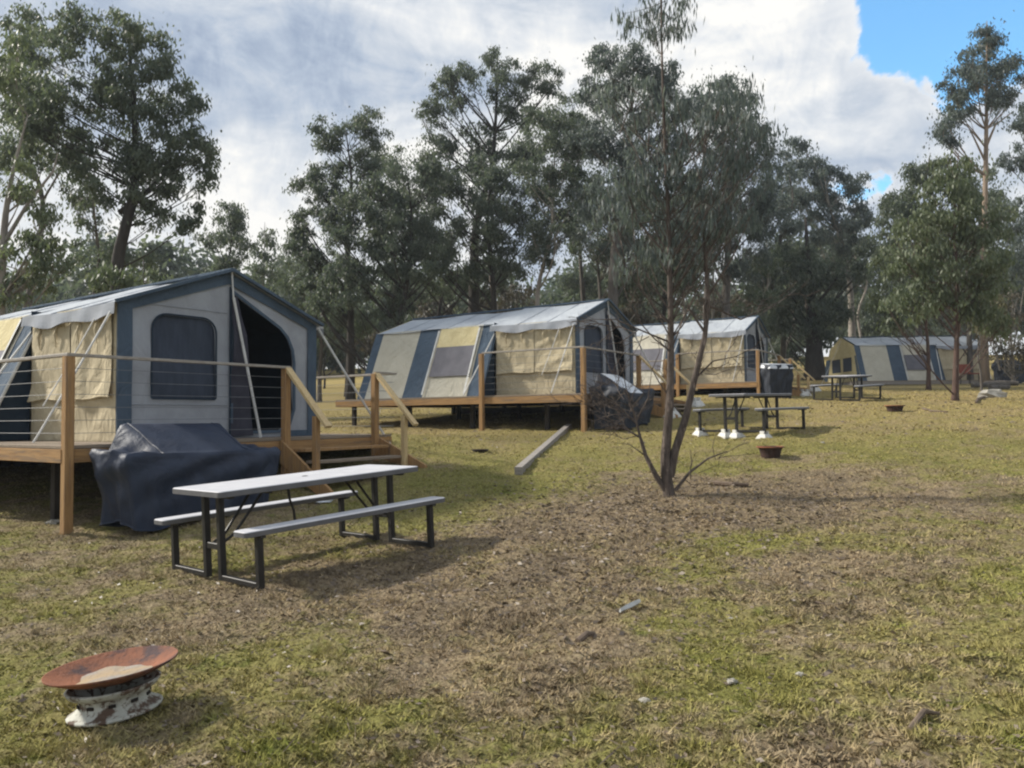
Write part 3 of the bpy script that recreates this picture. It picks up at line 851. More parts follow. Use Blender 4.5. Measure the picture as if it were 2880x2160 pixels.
def frame_on(u, n, p):
    """matrix with x axis along u, z axis near n, origin p"""
    u = Vector(u).normalized(); n = Vector(n); n = (n - u * n.dot(u)).normalized(); y = n.cross(u)
    m_ = Matrix((u, y, n)).transposed().to_4x4(); m_.translation = p
    return m_


# ---- place tents and decks
t1 = (-4.95, 9.60, 1.13); t2 = (1.467, 17.738, 1.89); q3 = W(2101, 1076, 25.6); t3 = (7.75, 25.6, q3.z)
q4 = W(2766, 1070, 38); t4 = tuple(q4)
make_tent(t1, .975, 'nearest canvas tent with wide open dark doorway and large dark screen window beside it', 1, 'open')
make_tent(t2, 1.0, 'second canvas tent with blue and beige striped side showing, behind the split-trunk tree', 2, 'mid')
make_tent(t3, 1.02, 'third canvas tent, mostly hidden behind the forked tree trunk, beige side wall', 3, 'mid')
make_tent(t4, pi / 2, 'farthest canvas tent seen side on with yellow rear gable, behind red-brown trunks', 4, 'far')
make_deck(t1, .975, 'nearest raised timber deck with wire railing and stairs, under the open tent')
make_deck(t2, 1.0, 'second timber deck on tall posts over dark shaded ground, under the striped tent', 'stairs', True)
make_deck(t3, 1.02, 'third timber deck under the tent behind the forked tree')
make_deck(t4, pi / 2, 'low grey weathered deck under the farthest side-on tent', 'low')


def tl(t_, yaw, g, s_):
    """tent-plan position -> world ground point"""
    v = Vector((t_[0], t_[1], 0)) + Matrix.Rotation(yaw, 3, 'Z') @ Vector((g, s_, 0))
    return Vector((v.x, v.y, sf(v.x, v.y)))


# ---- covered barbecues
make_cover(tl(t1, .975, .28, -1.16), .975, 'navy tarpaulin draped over a barbecue in front of the nearest tent', 1.95, .74, 'tarp', .95, None, 1.15, .82, 3, .33)
make_cover(tl(t2, 1.0, .12, -1.14), 1.0, 'dark tarpaulin with pale sagging top over a barbecue at the striped tent', 1.85, .7, 'tarp_black', .85, 'tarp_white', 1.2, .86, 5, .45, True)
c3 = V(1677, 868, 24.4); make_cover((c3.x, c3.y, sf(c3.x, c3.y)), .3, 'boxy black barbecue cover topped with white plastic at the third tent', .86, .6, 'tarp_black', .95, 'tarp_white', 1.16, 1.05, 7, .06)
c4 = V(2182, 840, 36.5); make_cover((c4.x, c4.y, sf(c4.x, c4.y)), .2, 'black covered barbecue at the right end of the farthest tent', 1.4, .6, 'tarp_black', .75, None, 1.15, .9, 9, .12)

# ---- picnic tables
def cam2w(v):
    x, y, z = v
    x, z = x * cos(RO) + z * sin(RO), -x * sin(RO) + z * cos(RO)
    return Vector((x, y * cos(TH) - z * sin(TH), y * sin(TH) + z * cos(TH)))


pt = cam2w((-2.475, 6.05, -1.60)); pt.z += EYE
mw1 = frame_on(cam2w((.646, .762, .052)), cam2w((-.049, -.026, .998)), pt)
ux = (mw1 @ Vector((1, 0, 0)) - mw1.translation).normalized(); vy = (mw1 @ Vector((0, 1, 0)) - mw1.translation).normalized()
ft = {(a, b_): mw1.translation + ux * a + vy * b_ for a in (.15, 1.9) for b_ in (-.65, .65)}
fz = {k: sf(q.x, q.y) for k, q in ft.items()}
du = (fz[(1.9, -.65)] + fz[(1.9, .65)] - fz[(.15, -.65)] - fz[(.15, .65)]) / 2 / 1.75; dv = (fz[(1.9, .65)] + fz[(.15, .65)] - fz[(1.9, -.65)] - fz[(.15, -.65)]) / 2 / 1.3
o_ = Vector((mw1.translation.x, mw1.translation.y, sum(fz.values()) / 4 - du * 1.025 + .012))
mw1 = frame_on((ux.x, ux.y, du), Vector((ux.x, ux.y, du)).cross(Vector((vy.x, vy.y, dv))), o_)
make_table(mw1, 'nearest grey-topped folding picnic table with two benches in front of the navy tarpaulin')
p2 = W(2046, 1228, 14.5); z0 = sf(p2.x, p2.y) + .125
mw2 = frame_on((.69, .724, (sf(p2.x + 1.24, p2.y + 1.3) + .005 - z0) / 1.82), (0, 0, 1), (p2.x, p2.y, z0))
make_table(mw2, 'picnic table with white blocks under its near legs, beside the forked tree', False)
for k, yb in enumerate((.66, .115, -.115, -.66)):
    q = mw2 @ Vector((.15, yb, 0))
    make_footing((q.x, q.y, sf(q.x, q.y) - .01), ('white concrete block under the left bench leg of the middle picnic table', 'white concrete block under the left inner leg of the middle picnic table',
                 'white concrete block under the right inner leg of the middle picnic table', 'white concrete block under the right bench leg of the middle picnic table')[k], .17, 'white blocks under the middle picnic table')
p3 = W(2347, 1142, 22.5); z0 = sf(p3.x, p3.y)
mw3 = frame_on((.69, .724, (sf(p3.x + 1.38, p3.y + 1.45) - z0) / 2), (-.0, -.06, 1), (p3.x, p3.y, z0 + .01))
make_table(mw3, 'farthest picnic table standing in front of the side-on tent', False)
# stair footings
for t_, yw, lab in ((t2, 1.0, ('white concrete footing at the left foot of the striped tent stairs', 'white concrete footing at the right foot of the striped tent stairs')), (t3, 1.02, ('white concrete footing at the left foot of the third tent stairs', 'white concrete footing at the right foot of the third tent stairs'))):
    for g, lb in zip((2.09, 3.88), lab):
        q = tl(t_, yw, g, S0 - .86); make_footing((q.x, q.y, q.z), lb, .26)

# ---- fire pits
fp = on_ground(326, 2022)
FP = thing('fire_pit', 'rusty plough disc bowl on a white chipped wheel rim, nearest fire pit', 'fire pit', fp)
FP.rotation_euler = (-.02, -.09, .1); FP.scale = (.88, .88, .88)
rimp = [(.185, .0), (.222, .006), (.226, .02), (.214, .028), (.205, .03), (.172, .06), (.166, .085), (.168, .115), (.186, .13), (.207, .14), (.214, .15), (.222, .165), (.226, .178), (.212, .182), (.19, .14), (.15, .12), (.15, .05), (.17, .02)]
MB().lathe([(r_, z_ * .82) for r_, z_ in rimp], 48, True).build('wheel_rim', M['chip'], FP, smooth=True, loc=(0, 0, .02))
for a in range(10):
    th = 2 * pi * a / 10; MB().box((.168 * cos(th), .168 * sin(th), .092), (.014, .034, .016), (Vector((cos(th), sin(th), 0)), Vector((-sin(th), cos(th), 0)), Vector((0, 0, 1)))).build('slot', M['char'], FP)
R0 = .312; dep = .082
prof = [(R0 * k / 12, dep * (k / 12) ** 2) for k in range(1, 13)]
prof = [(.004, 0)] + prof + [(R0 + .004, dep + .002), (R0 + .002, dep - .006)] + [(R0 * k / 12, dep * (k / 12) ** 2 - .01) for k in range(12, 0, -1)] + [(.004, -.01)]
ds = MB().lathe(prof, 56).build('disc_bowl', M['rust'], FP, smooth=True, loc=(0, 0, .178))
n = 30; vs = [(0, 0, .032)]
for a in range(n):
    th = 2 * pi * a / n; r = .172 + .012 * sin(th * 3 + 1) + .008 * sin(th * 7)
    vs.append((r * cos(th), r * sin(th), dep * (r / R0) ** 2 + .003))
mk('ash_bed', vs, [(0, 1 + a, 1 + (a + 1) % n) for a in range(n)], M['ash'], ds)


def drum_pit(p, label, r, h, rotz=0, ash=True):
    o = thing('fire_pit', label, 'fire pit', p, rotz)
    MB().lathe([(r * .72, 0), (r * .76, h * .3), (r * .86, h * .8), (r, h * .96), (r * 1.02, h), (r * .97, h), (r * .8, h * .8), (r * .7, h * .3), (r * .66, h * .12), (.01, h * .12)], 36).build('bowl', M['rust_dark'], o, smooth=True)
    MB().tube([(r * cos(a) * 1.0, r * sin(a) * 1.0, h) for a in np.linspace(0, 2 * pi, 33)], .013, 6, False).build('rim', M['rust'], o)
    return o


drum_pit(on_ground(2167, 1283), 'small dark rusty fire bowl near the middle picnic table', .2, .165)
drum_pit(on_ground(2517, 1157), 'far dark fire bowl between the farthest table and red trunk', .22, .14)
# charred patch of a drain grate on the grass
gq = on_ground(1350, 1268)
gr = thing('grate', 'small dark grate lying flat in the green grass', 'grate', (gq.x, gq.y, gq.z))
MB().lathe([(.145, -.01), (.15, .022), (.12, .022), (.115, .0), (.01, -.002)], 24).build('ring', M['char'], gr)
MB().bar((-.12, 0, .018), (.12, 0, .018), .02, .012).bar((-.11, .05, .018), (.11, .05, .018), .02, .012).bar((-.11, -.05, .018), (.11, -.05, .018), .02, .012).build('bars', M['rust_dark'], gr)

# ---- loose timber beam
a = on_ground(1601, 1205); b_ = on_ground(1458, 1330)
mb = MB(); mb.bar((a.x, a.y, a.z + .06), (b_.x, b_.y, b_.z + .06), .12, .12, ch=.006)
o = mb.build('timber_beam', M['wood_grey'])
tag(o, 'long grey weathered timber beam lying on grass before the striped tent', 'beam')


def stick(pts, r, label, m, name='stick', cat='stick'):
    P_ = [on_ground(*q) for q in pts]
    P_ = [Vector((q.x, q.y, q.z + r * .7 + (.015 if 0 < i < len(P_) - 1 else 0))) for i, q in enumerate(P_)]
    return tag(MB().tube(P_, [r] * (len(P_) - 1) + [r * .6], 7).build(name, m), label, cat)


def stone(sx, sy, r, label, m='rock', flat=.6):
    q = on_ground(sx, sy); v = []; n = 8
    for i in range(1, 5):
        ph = pi * i / 5
        for j in range(n):
            th = 2 * pi * j / n; k = r * (1 + .22 * sin(j * 2.3 + i * 1.7 + sx)); v.append((k * sin(ph) * cos(th) * 1.3, k * sin(ph) * sin(th), k * cos(ph) * flat))
    v += [(0, 0, r * flat), (0, 0, -r * flat)]
    f = [(i * n + j, (i + 1) * n + j, (i + 1) * n + (j + 1) % n, i * n + (j + 1) % n) for i in range(3) for j in range(n)]
    f += [(32, j, (j + 1) % n) for j in range(n)] + [(33, 24 + (j + 1) % n, 24 + j) for j in range(n)]
    return tag(mk('stone', v, f, M[m], loc=(q.x, q.y, q.z + r * flat * .35)), label, 'stone')


wb = on_ground(1744, 1729); wb2 = on_ground(1800, 1706)
v_ = []
for i in range(7):
    k = i / 6; c0 = wb.lerp(wb2, k); wdt = .018 * (1 - .5 * abs(2 * k - 1))
    dn = (wb2 - wb).normalized().cross(Vector((0, 0, 1)))
    v_ += [tuple(c0 + dn * wdt + Vector((0, 0, .022))), tuple(c0 + Vector((0, 0, .038 + .006 * sin(k * 3)))), tuple(c0 - dn * wdt + Vector((0, 0, .02))), tuple(c0 + Vector((0, 0, .01)))]
f_ = [(i * 4 + j, i * 4 + (j + 1) % 4, i * 4 + 4 + (j + 1) % 4, i * 4 + 4 + j) for i in range(6) for j in range(4)] + [(3, 2, 1, 0), (24, 25, 26, 27)]
tag(mk('bark_strip', v_, f_, M['white_bit']), 'pale blue-white strip of bark lying in the middle of the lawn', 'bark')
stick([(1625, 1817), (1650, 1806), (1672, 1798)], .018, 'short dark stick below the pale bark strip', M['stick'])
stick([(2290, 1690), (2330, 1695), (2390, 1688)], .007, 'thin straight dead twig lying right of the pale bark strip', M['stick'])
stick([(2745, 1135), (2750, 1127), (2762, 1122), (2775, 1116)], .035, 'bent dark fallen branch beside the farthest white rock', M['stick'])
stick([(2595, 1150), (2620, 1158), (2665, 1162)], .025, 'fallen grey branch at the foot of the nearer red trunk', M['stick'])
stick([(2010, 1368), (2060, 1374), (2105, 1372)], .03, 'dark fallen limb just right of the forked tree base', M['stick'])
stick([(2560, 2080), (2600, 2040), (2640, 2030)], .012, 'crooked pale stick near the lower right corner', M['stick'])
for k, (sx, sy, r, lb) in enumerate(((2058, 1908, .03, 'largest white pebble in the lower middle turf'), (1812, 1962, .032, 'long pale pebble in the brown patch low in the middle'), (2055, 1730, .022, 'white pebble right of the pale bark strip'),
                                    (2250, 1885, .025, 'grey pebble in the dark tuft low right'), (2313, 1248, .045, 'white pebble on the slope right of the small fire bowl'))):
    stone(sx, sy, r * .72, lb)
stone(2790, 1118, .3, 'big white rock on grass below the farthest tent', 'rock', .6)
stone(150, 1470, .07, 'pale stone in the shade beside the leftmost deck post')
# pale bags lying behind the near table
for sx, sy, r, lb in ((905, 1405, .2, 'white plastic bag on grass behind the nearest picnic table'),):
    q = on_ground(sx, sy); o = stone(sx, sy, r * .75, lb, 'tarp_white', .28); o.name = 'plastic_bag'; o['category'] = 'bag'
# rubble and logs by the farthest deck
for k, (sx, sy, dx, dy, r) in enumerate(((2735, 1090, 1.6, .2, .1), (2770, 1086, 1.2, -.3, .12), (2785, 1096, 1.0, .5, .09))):
    q = on_ground(sx, sy)
    q2 = Vector((q.x + dx, q.y + dy, sf(q.x + dx, q.y + dy)))
    tag(MB().tube([q + Vector((0, 0, r * .8)), (q + q2) / 2 + Vector((0, 0, r)), q2 + Vector((0, 0, r * .8))], [r, r * 1.05, r * .85], 9).build('log', M['bark']),
        ('grey log lying at the left of the pile by the farthest tent', 'thickest grey log at the back of the pile by the farthest tent', 'grey log at the front of the pile by the farthest tent')[k], 'log', 'logs by the farthest tent')
q = W(2727, 1048, 36.2)
cr = thing('camp_chair', 'faded red folding camp chair at the farthest tent, behind the nearer red trunk', 'chair', (q.x, q.y, sf(q.x, q.y)), .3)
zc = q.z - cr.location.z
MB().box((0, 0, zc - .05), (.62, .5, .05)).build('seat', M['red'], cr)
MB().box((0, .26, zc + .2), (.62, .05, .42)).build('backrest', M['red'], cr)
for sx_ in (-1, 1):
    for sy_ in (-1, 1):
        MB().tube([(.28 * sx_, .22 * sy_, zc - .05), (.3 * sx_, .24 * sy_, 0)], .018, 6).build('leg', M['legs'], cr)

# ------------------------------------------------------------------ trees
def leaves(centres, radii, n_each, ll, lw, hang=.6, squash=.8, sub=7):
    out = []
    for c, r, n in zip(centres, radii, n_each):
        sc = rng.normal(0, 1, (sub, 3)); sc /= np.linalg.norm(sc, axis=1)[:, None]; sc *= (rng.random(sub) ** .45)[:, None]
        k = rng.integers(0, sub, n)
        p = sc[k] * .8 + rng.normal(0, .31, (n, 3)); p[:, 2] *= squash
        out.append(np.array(c) + p * r)
    P_ = np.concatenate(out); n = len(P_)
    d = rng.normal(0, 1, (n, 3)); d /= np.linalg.norm(d, axis=1)[:, None]
    d = d * (1 - hang) + np.array([0, 0, -1.]) * hang; d /= np.linalg.norm(d, axis=1)[:, None]
    s = np.cross(d, rng.normal(0, 1, (n, 3))); s /= np.linalg.norm(s, axis=1)[:, None]
    L = (ll * (.6 + .8 * rng.random(n)))[:, None]; w_ = (lw * (.6 + .8 * rng.random(n)))[:, None]
    return np.stack([P_, P_ + d * L * .45 + s * w_ * .5, P_ + d * L, P_ + d * L * .45 - s * w_ * .5], 1).reshape(-1, 3)


def bez(a, b, c, n):
    return [a * (1 - t) ** 2 + b * 2 * t * (1 - t) + c * t * t for t in np.linspace(0, 1, n)]


def grow(name, label, D, base, top, blobs, leafm, barkm, r0=.2, cover=1.0, ll=None, hang=.6, group='gum trees behind the tents', cat='tree', spread=.5, extra=(), squash=.8, trunk_pts=None, wide=.38, clr=None, dense=2.6, twigs=(), rise=1.05, limb=1.):
    """tree whose trunk foot, top and foliage masses are surveyed from the photo (2212-px readings) at distance D.
    blobs: (vx, vy, rx, ry, clumps)"""
    b = V(base[0], base[1], D); gz_ = sf(b.x, D) - .15
    b = Vector((b.x, D, gz_))
    T = thing(name, label, cat, b, 0, group)
    pxm = D / F * KV                          # metres per survey pixel
    tp = V(top[0], top[1], D) - b
    # trunk
    if trunk_pts: path = [Vector((0, 0, 0))] + [V(q[0], q[1], D + (q[2] if len(q) > 2 else 0)) - b for q in trunk_pts] + [tp]
    else:
        path = [Vector((0, 0, 0))]
        for k in (.2, .4, .6, .8):
            path.append(tp * k + Vector((rng.normal(0, .02), rng.normal(0, .02), 0)) * tp.length)
        path.append(tp)
    # smooth resample
    pp = []
    for i in range(len(path) - 1):
        p0 = path[max(0, i - 1)]; p1 = path[i]; p2_ = path[i + 1]; p3_ = path[min(len(path) - 1, i + 2)]
        for k in range(4):
            t_ = k / 4; pp.append(.5 * ((2 * p1) + (p2_ - p0) * t_ + (2 * p0 - 5 * p1 + 4 * p2_ - p3_) * t_ ** 2 + (3 * p1 - p0 - 3 * p2_ + p3_) * t_ ** 3))
    pp.append(path[-1]); n = len(pp)
    hz = max(.5, tp.z)
    rad = [max(r0 * (1 - .92 * i / (n - 1)) * (1 + .5 * math.exp(-i * 1.2)), .012) for i in range(n)]
    tr = MB().tube(pp, rad, 9 if r0 > .08 else 6)
    cs, rs, ns, lead = [], [], [], []
    leaf_l = ll or max(.15, D * .0046); leaf_w = leaf_l * wide
    for bx, by, rx, ry, k in blobs:
        k = max(2, int(k * dense + .5)); n0 = len(cs)
        for q0 in range(k):
            a = rng.random() * 2 * pi; q = math.sqrt(rng.random())
            vx = bx + rx * q * cos(a) * .86; vy = by + ry * q * sin(a) * .86
            dz = rng.normal(0, spread) * (rx + ry) / 2 * pxm
            c = V(vx, vy, D + dz) - b
            r = (clr or (.74 * math.sqrt(rx * ry / k) + 8)) * pxm * rng.uniform(.65, 1.3)
            cs.append(c); rs.append(r); ns.append(int(min(4200, max(30, cover * 6.0 * r * r / (leaf_l * leaf_w * .5) * rng.uniform(.7, 1.15)))))
            lead.append(-1 if q0 < max(2, k * .4) else n0 + int(rng.integers(0, max(2, int(k * .4)))))
        # loose leaves between the tufts
        cs.append(V(bx, by, D) - b); rs.append((rx + ry) / 2 * pxm * 1.05); ns.append(int(cover * 1.0 * rx * ry * pxm * pxm / (leaf_l * leaf_w * .5))); lead.append(-2)
    # limbs
    ends = {}
    for i, (c, r) in enumerate(zip(cs, rs)):
        if lead[i] == -2: continue
        if lead[i] >= 0:
            a = Vector(ends[lead[i]][rng.integers(2, 5)]); d_ = (c - a).length
            tr.tube(bez(a, (a + c) / 2 + Vector(rng.normal(0, .09, 3)) * d_, c, 5), [limb * (.008 + .006 * d_) * (1 - .7 * k / 4) for k in range(5)], 4, False)
            continue
        best = min(range(1, n), key=lambda q: abs((pp[q].z) - (c.z - rise * math.hypot(c.x - pp[q].x, c.y - pp[q].y) - .5 * r)))
        a = pp[best]; ra = limb * min(rad[best] * .5, .012 + .011 * (c - a).length)
        mid_ = (a + c) / 2 + Vector((rng.normal(0, .12), rng.normal(0, .12), -.06 + rng.normal(0, .08))) * (c - a).length
        ends[i] = bez(a, mid_, c, 6)
        tr.tube(ends[i], [ra * (1 - .75 * k / 5) for k in range(6)], 5, False)
        for _ in range(3):
            e = c + Vector(rng.normal(0, .6, 3)) * r; s_ = ends[i][rng.integers(3, 6)]
            tr.tube([s_, (s_ + e) / 2 + Vector(rng.normal(0, .1, 3)) * r, e], [ra * .3, ra * .22, ra * .1], 4, False)
    for path_, r_ in extra:
        q = [V(e[0], e[1], D + (e[2] if len(e) > 2 else 0)) - b for e in path_]
        tr.tube(q, [r_ * (1 - .75 * k / (len(q) - 1)) for k in range(len(q))], 6, False)
    for path_, r_, cnt in twigs:                     # bare forked twigs
        q = [V(e[0], e[1], D + (e[2] if len(e) > 2 else 0)) - b for e in path_]

        def fork(p, d, L, r, dep):
            e = p + d * L; m_ = (p + e) / 2 + Vector(rng.normal(0, .08, 3)) * L
            tr.tube([p, m_, e], [r, r * .8, r * .6], 4, False)
            if dep > 0:
                for _ in range(rng.integers(2, 4)):
                    nd = (d + Vector(rng.normal(0, .5, 3))).normalized(); fork(m_.lerp(e, rng.random()), nd, L * rng.uniform(.5, .8), r * .6, dep - 1)
        for _ in range(cnt):
            u_ = rng.random() * (len(q) - 1); i_ = min(int(u_), len(q) - 2); p = q[i_].lerp(q[i_ + 1], u_ - i_)
            d = ((q[i_ + 1] - q[i_]).normalized() * .7 + Vector(rng.normal(0, .6, 3)) + Vector((0, 0, .15))).normalized()
            fork(p, d, rng.uniform(.14, .3), r_, 2)
    tr.build('trunk', M[barkm], T, smooth=True)
    L_ = leaves(cs, rs, ns, leaf_l, leaf_w, hang, squash)
    mk_quads('crown', L_, len(L_) // 4, M[leafm], T)
    return T


GB = 'gum trees behind the tents'
# --- left group
grow('gum_tree', 'tall leafy gum with dark straight trunk rising behind the nearest tent', 24, (252, 720), (275, 60),
     [(200, 70, 130, 75, 9), (90, 140, 110, 90, 7), (280, 170, 100, 110, 9), (170, 240, 150, 90, 9), (60, 270, 90, 70, 5), (310, 290, 70, 70, 4), (400, 230, 45, 70, 4), (425, 320, 45, 60, 3),
      (445, 385, 35, 25, 2), (380, 400, 55, 40, 3), (330, 460, 50, 40, 3), (250, 400, 60, 50, 3), (405, 470, 40, 40, 2), (330, 110, 60, 70, 4), (380, 320, 60, 60, 4), (300, 380, 70, 50, 4), (150, 340, 70, 50, 4)], 'leaf_mid', 'bark_dark', .3, 1.05, rise=.55, limb=.6, extra=[([(258, 460), (320, 410), (365, 370), (392, 320)], .1)])
grow('gum_tree', 'slender pale-limbed gum at the far left edge, leaning trunk', 20, (-5, 760), (60, 250),
     [(30, 120, 60, 110, 5), (40, 400, 60, 60, 3), (95, 440, 45, 60, 3), (35, 545, 75, 55, 5), (120, 560, 55, 50, 3), (60, 620, 70, 30, 3)], 'leaf_green', 'bark_pale', .14, .8,
     trunk_pts=[(5, 560), (22, 400)], extra=[([(12, 520), (60, 440), (115, 370), (125, 330)], .06)])
grow('gum_tree', 'thin sparse gum just left of the dark straight trunk behind the nearest tent', 27, (185, 720), (205, 330), [(190, 470, 50, 80, 5), (215, 560, 60, 50, 4), (160, 380, 50, 50, 3), (290, 555, 60, 30, 3)], 'leaf_mid', 'bark', .12, .7)
grow('gum_sapling', 'low green sapling peeping over the nearest tent roof', 17, (330, 720), (310, 560), [(310, 605, 75, 30, 6), (235, 600, 50, 30, 4)], 'leaf_green', 'bark', .05, .8, group='saplings and scrub')
grow('gum_tree', 'small dark gum above the peak of the nearest tent', 42, (488, 720), (492, 440), [(490, 480, 40, 50, 4), (500, 540, 45, 45, 4), (470, 580, 40, 30, 2), (455, 500, 25, 30, 1)], 'leaf_dark', 'bark_dark', .16, .9)
grow('gum_tree', 'thin distant gum right of the nearest tent peak', 52, (575, 720), (572, 480), [(572, 520, 28, 40, 3), (585, 580, 40, 40, 3), (560, 620, 40, 30, 2)], 'leaf_mid', 'bark', .14, .8)
grow('gum_tree', 'sparse dark gum beside the right eave of the nearest tent', 46, (645, 735), (640, 520), [(640, 560, 45, 50, 3), (625, 640, 45, 40, 4), (655, 690, 40, 30, 3)], 'leaf_blue', 'bark_dark', .14, .75)
# --- middle group
grow('gum_tree', 'leaning gum with small separate leaf tufts at the left edge of the middle stand', 36, (757, 745), (745, 270),
     [(702, 285, 38, 42, 5), (785, 262, 50, 32, 5), (815, 290, 35, 30, 2), (700, 370, 35, 30, 3), (660, 400, 40, 35, 4), (690, 445, 40, 30, 3), (650, 490, 30, 35, 3), (690, 560, 60, 40, 5), (665, 610, 40, 30, 3), (745, 400, 60, 50, 4), (740, 480, 55, 50, 4), (800, 350, 55, 40, 3), (640, 545, 35, 40, 3)],
     'leaf_dark', 'bark_dark', .2, .85, trunk_pts=[(757, 640), (750, 520), (760, 400)])
grow('gum_tree', 'dense dark gum with broad low crown left of the striped tent roof', 34, (852, 745), (880, 380),
     [(800, 420, 85, 50, 7), (880, 470, 95, 75, 9), (770, 500, 75, 50, 6), (850, 560, 95, 55, 7), (760, 600, 70, 50, 5), (845, 650, 65, 45, 5), (925, 560, 60, 60, 4), (900, 380, 70, 45, 5), (720, 640, 60, 40, 4)], 'leaf_dark', 'bark_dark', .22, 1.05)
grow('gum_tree', 'tall open gum with ragged high tufts over the striped tent', 40, (1022, 745), (1075, 120),
     [(985, 180, 60, 55, 6), (1075, 138, 42, 36, 4), (1165, 165, 52, 42, 5), (955, 245, 55, 40, 4), (1085, 200, 60, 40, 3), (1040, 300, 50, 40, 3), (1120, 240, 40, 40, 2), (935, 320, 50, 45, 4), (1010, 350, 90, 45, 5), (1130, 330, 60, 40, 3)],
     'leaf_dark', 'bark_dark', .36, .9, trunk_pts=[(1024, 600), (1030, 480), (1065, 340)])
grow('gum_tree', 'dense round-topped gum right behind the striped tent, thick dark trunk', 37, (1055, 745), (1060, 380),
     [(1010, 390, 105, 60, 9), (1110, 420, 90, 70, 8), (1000, 490, 120, 70, 9), (1110, 530, 90, 70, 7), (930, 400, 60, 40, 3), (960, 590, 80, 45, 5)], 'leaf_dark', 'bark_dark', .25, 1.0)
grow('gum_tree', 'pale-trunked gum with domed dark crown between the striped tent roof and its peak', 35, (1150, 745), (1200, 270),
     [(1190, 280, 85, 50, 8), (1250, 310, 60, 50, 5), (1190, 370, 100, 55, 8), (1230, 450, 100, 75, 9), (1180, 520, 70, 55, 5)], 'leaf_dark', 'bark_pale', .16, 1.0)
grow('gum_tree', 'tallest blue-green gum with high domed crown in the middle stand', 33, (1325, 750), (1370, 90),
     [(1340, 130, 75, 45, 7), (1415, 150, 55, 45, 5), (1285, 190, 45, 35, 4), (1360, 210, 100, 60, 9), (1440, 240, 70, 70, 7), (1310, 290, 90, 60, 8), (1400, 320, 100, 70, 9), (1330, 400, 110, 70, 9), (1430, 430, 90, 70, 7), (1310, 490, 80, 60, 6)],
     'leaf_blue', 'bark', .3, .95)
grow('gum_tree', 'bushy blue-green gum with dense right flank right of the forked tree', 38, (1590, 755), (1560, 200),
     [(1540, 230, 75, 60, 7), (1590, 300, 85, 70, 8), (1530, 340, 80, 70, 7), (1620, 390, 75, 70, 8), (1560, 440, 90, 70, 8), (1640, 470, 60, 60, 5), (1530, 520, 80, 60, 6), (1610, 560, 60, 50, 4)],
     'leaf_blue', 'bark', .28, 1.0, extra=[([(1585, 470), (1640, 480), (1690, 470)], .07)])
grow('gum_tree', 'wispy gum with thin spiky top twigs above the third tent', 31, (1520, 760), (1625, 240), [(1590, 190, 50, 40, 4), (1640, 300, 50, 50, 5), (1670, 360, 40, 50, 4), (1610, 270, 40, 40, 3)], 'leaf_blue', 'bark', .12, .5, trunk_pts=[(1525, 640), (1545, 480), (1590, 340)])
grow('gum_tree', 'rounded dark gum standing against the blue gap right of the middle stand', 48, (1840, 800), (1730, 300),
     [(1722, 325, 35, 38, 4), (1755, 370, 45, 45, 5), (1800, 400, 50, 50, 6), (1850, 405, 28, 30, 2), (1740, 440, 65, 50, 6), (1830, 470, 55, 50, 6), (1790, 530, 70, 50, 5)], 'leaf_blue', 'bark_pale', .26, 1.0, trunk_pts=[(1838, 640), (1810, 500)])
grow('gum_tree', 'thick black-trunked gum beside the right end of the third tent', 44, (1762, 812), (1740, 470),
     [(1715, 560, 65, 50, 6), (1780, 590, 65, 50, 6), (1730, 640, 75, 50, 7), (1805, 660, 55, 45, 5), (1700, 690, 60, 40, 5), (1770, 720, 40, 40, 3), (1860, 560, 45, 60, 4)], 'leaf_dark', 'bark_dark', .62, .9,
     trunk_pts=[(1758, 740), (1750, 640)])
grow('gum_tree', 'slim grey gum between the third tent and the black trunk', 40, (1640, 770), (1655, 480), [(1650, 560, 50, 45, 4), (1640, 640, 50, 40, 4), (1600, 690, 50, 40, 4)], 'leaf_mid', 'bark_pale', .11, .8, extra=[([(1640, 680), (1680, 655), (1720, 625)], .06)])
grow('gum_tree', 'pale slender trunked gum behind the forked tree', 47, (1470, 765), (1480, 470), [(1480, 520, 50, 50, 4), (1465, 600, 40, 40, 3), (1430, 560, 50, 50, 4)], 'leaf_mid', 'bark_pale', .14, .75)
grow('gum_tree', 'thin distant gum seen in the bright gap over the striped tent peak', 60, (1262, 745), (1262, 540), [(1255, 580, 35, 30, 3), (1275, 610, 25, 25, 2), (1225, 600, 30, 30, 2)], 'leaf_dark', 'bark_dark', .12, .8)
grow('gum_tree', 'dark mid-height gum filling the gap above the left half of the striped tent', 45, (965, 745), (955, 440), [(930, 530, 65, 60, 6), (1000, 600, 75, 50, 6), (890, 620, 60, 40, 4), (1060, 600, 50, 50, 4)], 'leaf_dark', 'bark_dark', .18, .95)
grow('gum_tree', 'grey-green gum between the tallest domed gum and the striped tent peak', 42, (1300, 750), (1300, 420), [(1290, 500, 75, 60, 6), (1350, 560, 80, 55, 6), (1400, 500, 70, 65, 6), (1345, 620, 60, 40, 4)], 'leaf_mid', 'bark', .17, .95)
grow('gum_tree', 'bushy grey-green gum directly behind the forked tree fork', 46, (1418, 755), (1425, 430), [(1440, 500, 70, 60, 6), (1400, 590, 70, 50, 5), (1470, 590, 50, 50, 4), (1480, 420, 70, 60, 6)], 'leaf_mid', 'bark_dark', .2, .9)
grow('gum_tree', 'blue-green gum with narrow crown over the right end of the third tent', 46, (1685, 770), (1690, 340), [(1690, 400, 45, 60, 5), (1680, 490, 65, 65, 7), (1660, 590, 60, 50, 5)], 'leaf_blue', 'bark', .18, .95)
grow('gum_tree', 'leafy grey-green gum behind the nearer red trunk crown', 38, (2095, 820), (2090, 420), [(2150, 480, 75, 70, 8), (2060, 520, 75, 60, 7), (2180, 600, 50, 60, 5), (2000, 600, 60, 60, 5)], 'leaf_mid', 'bark', .16, .95)
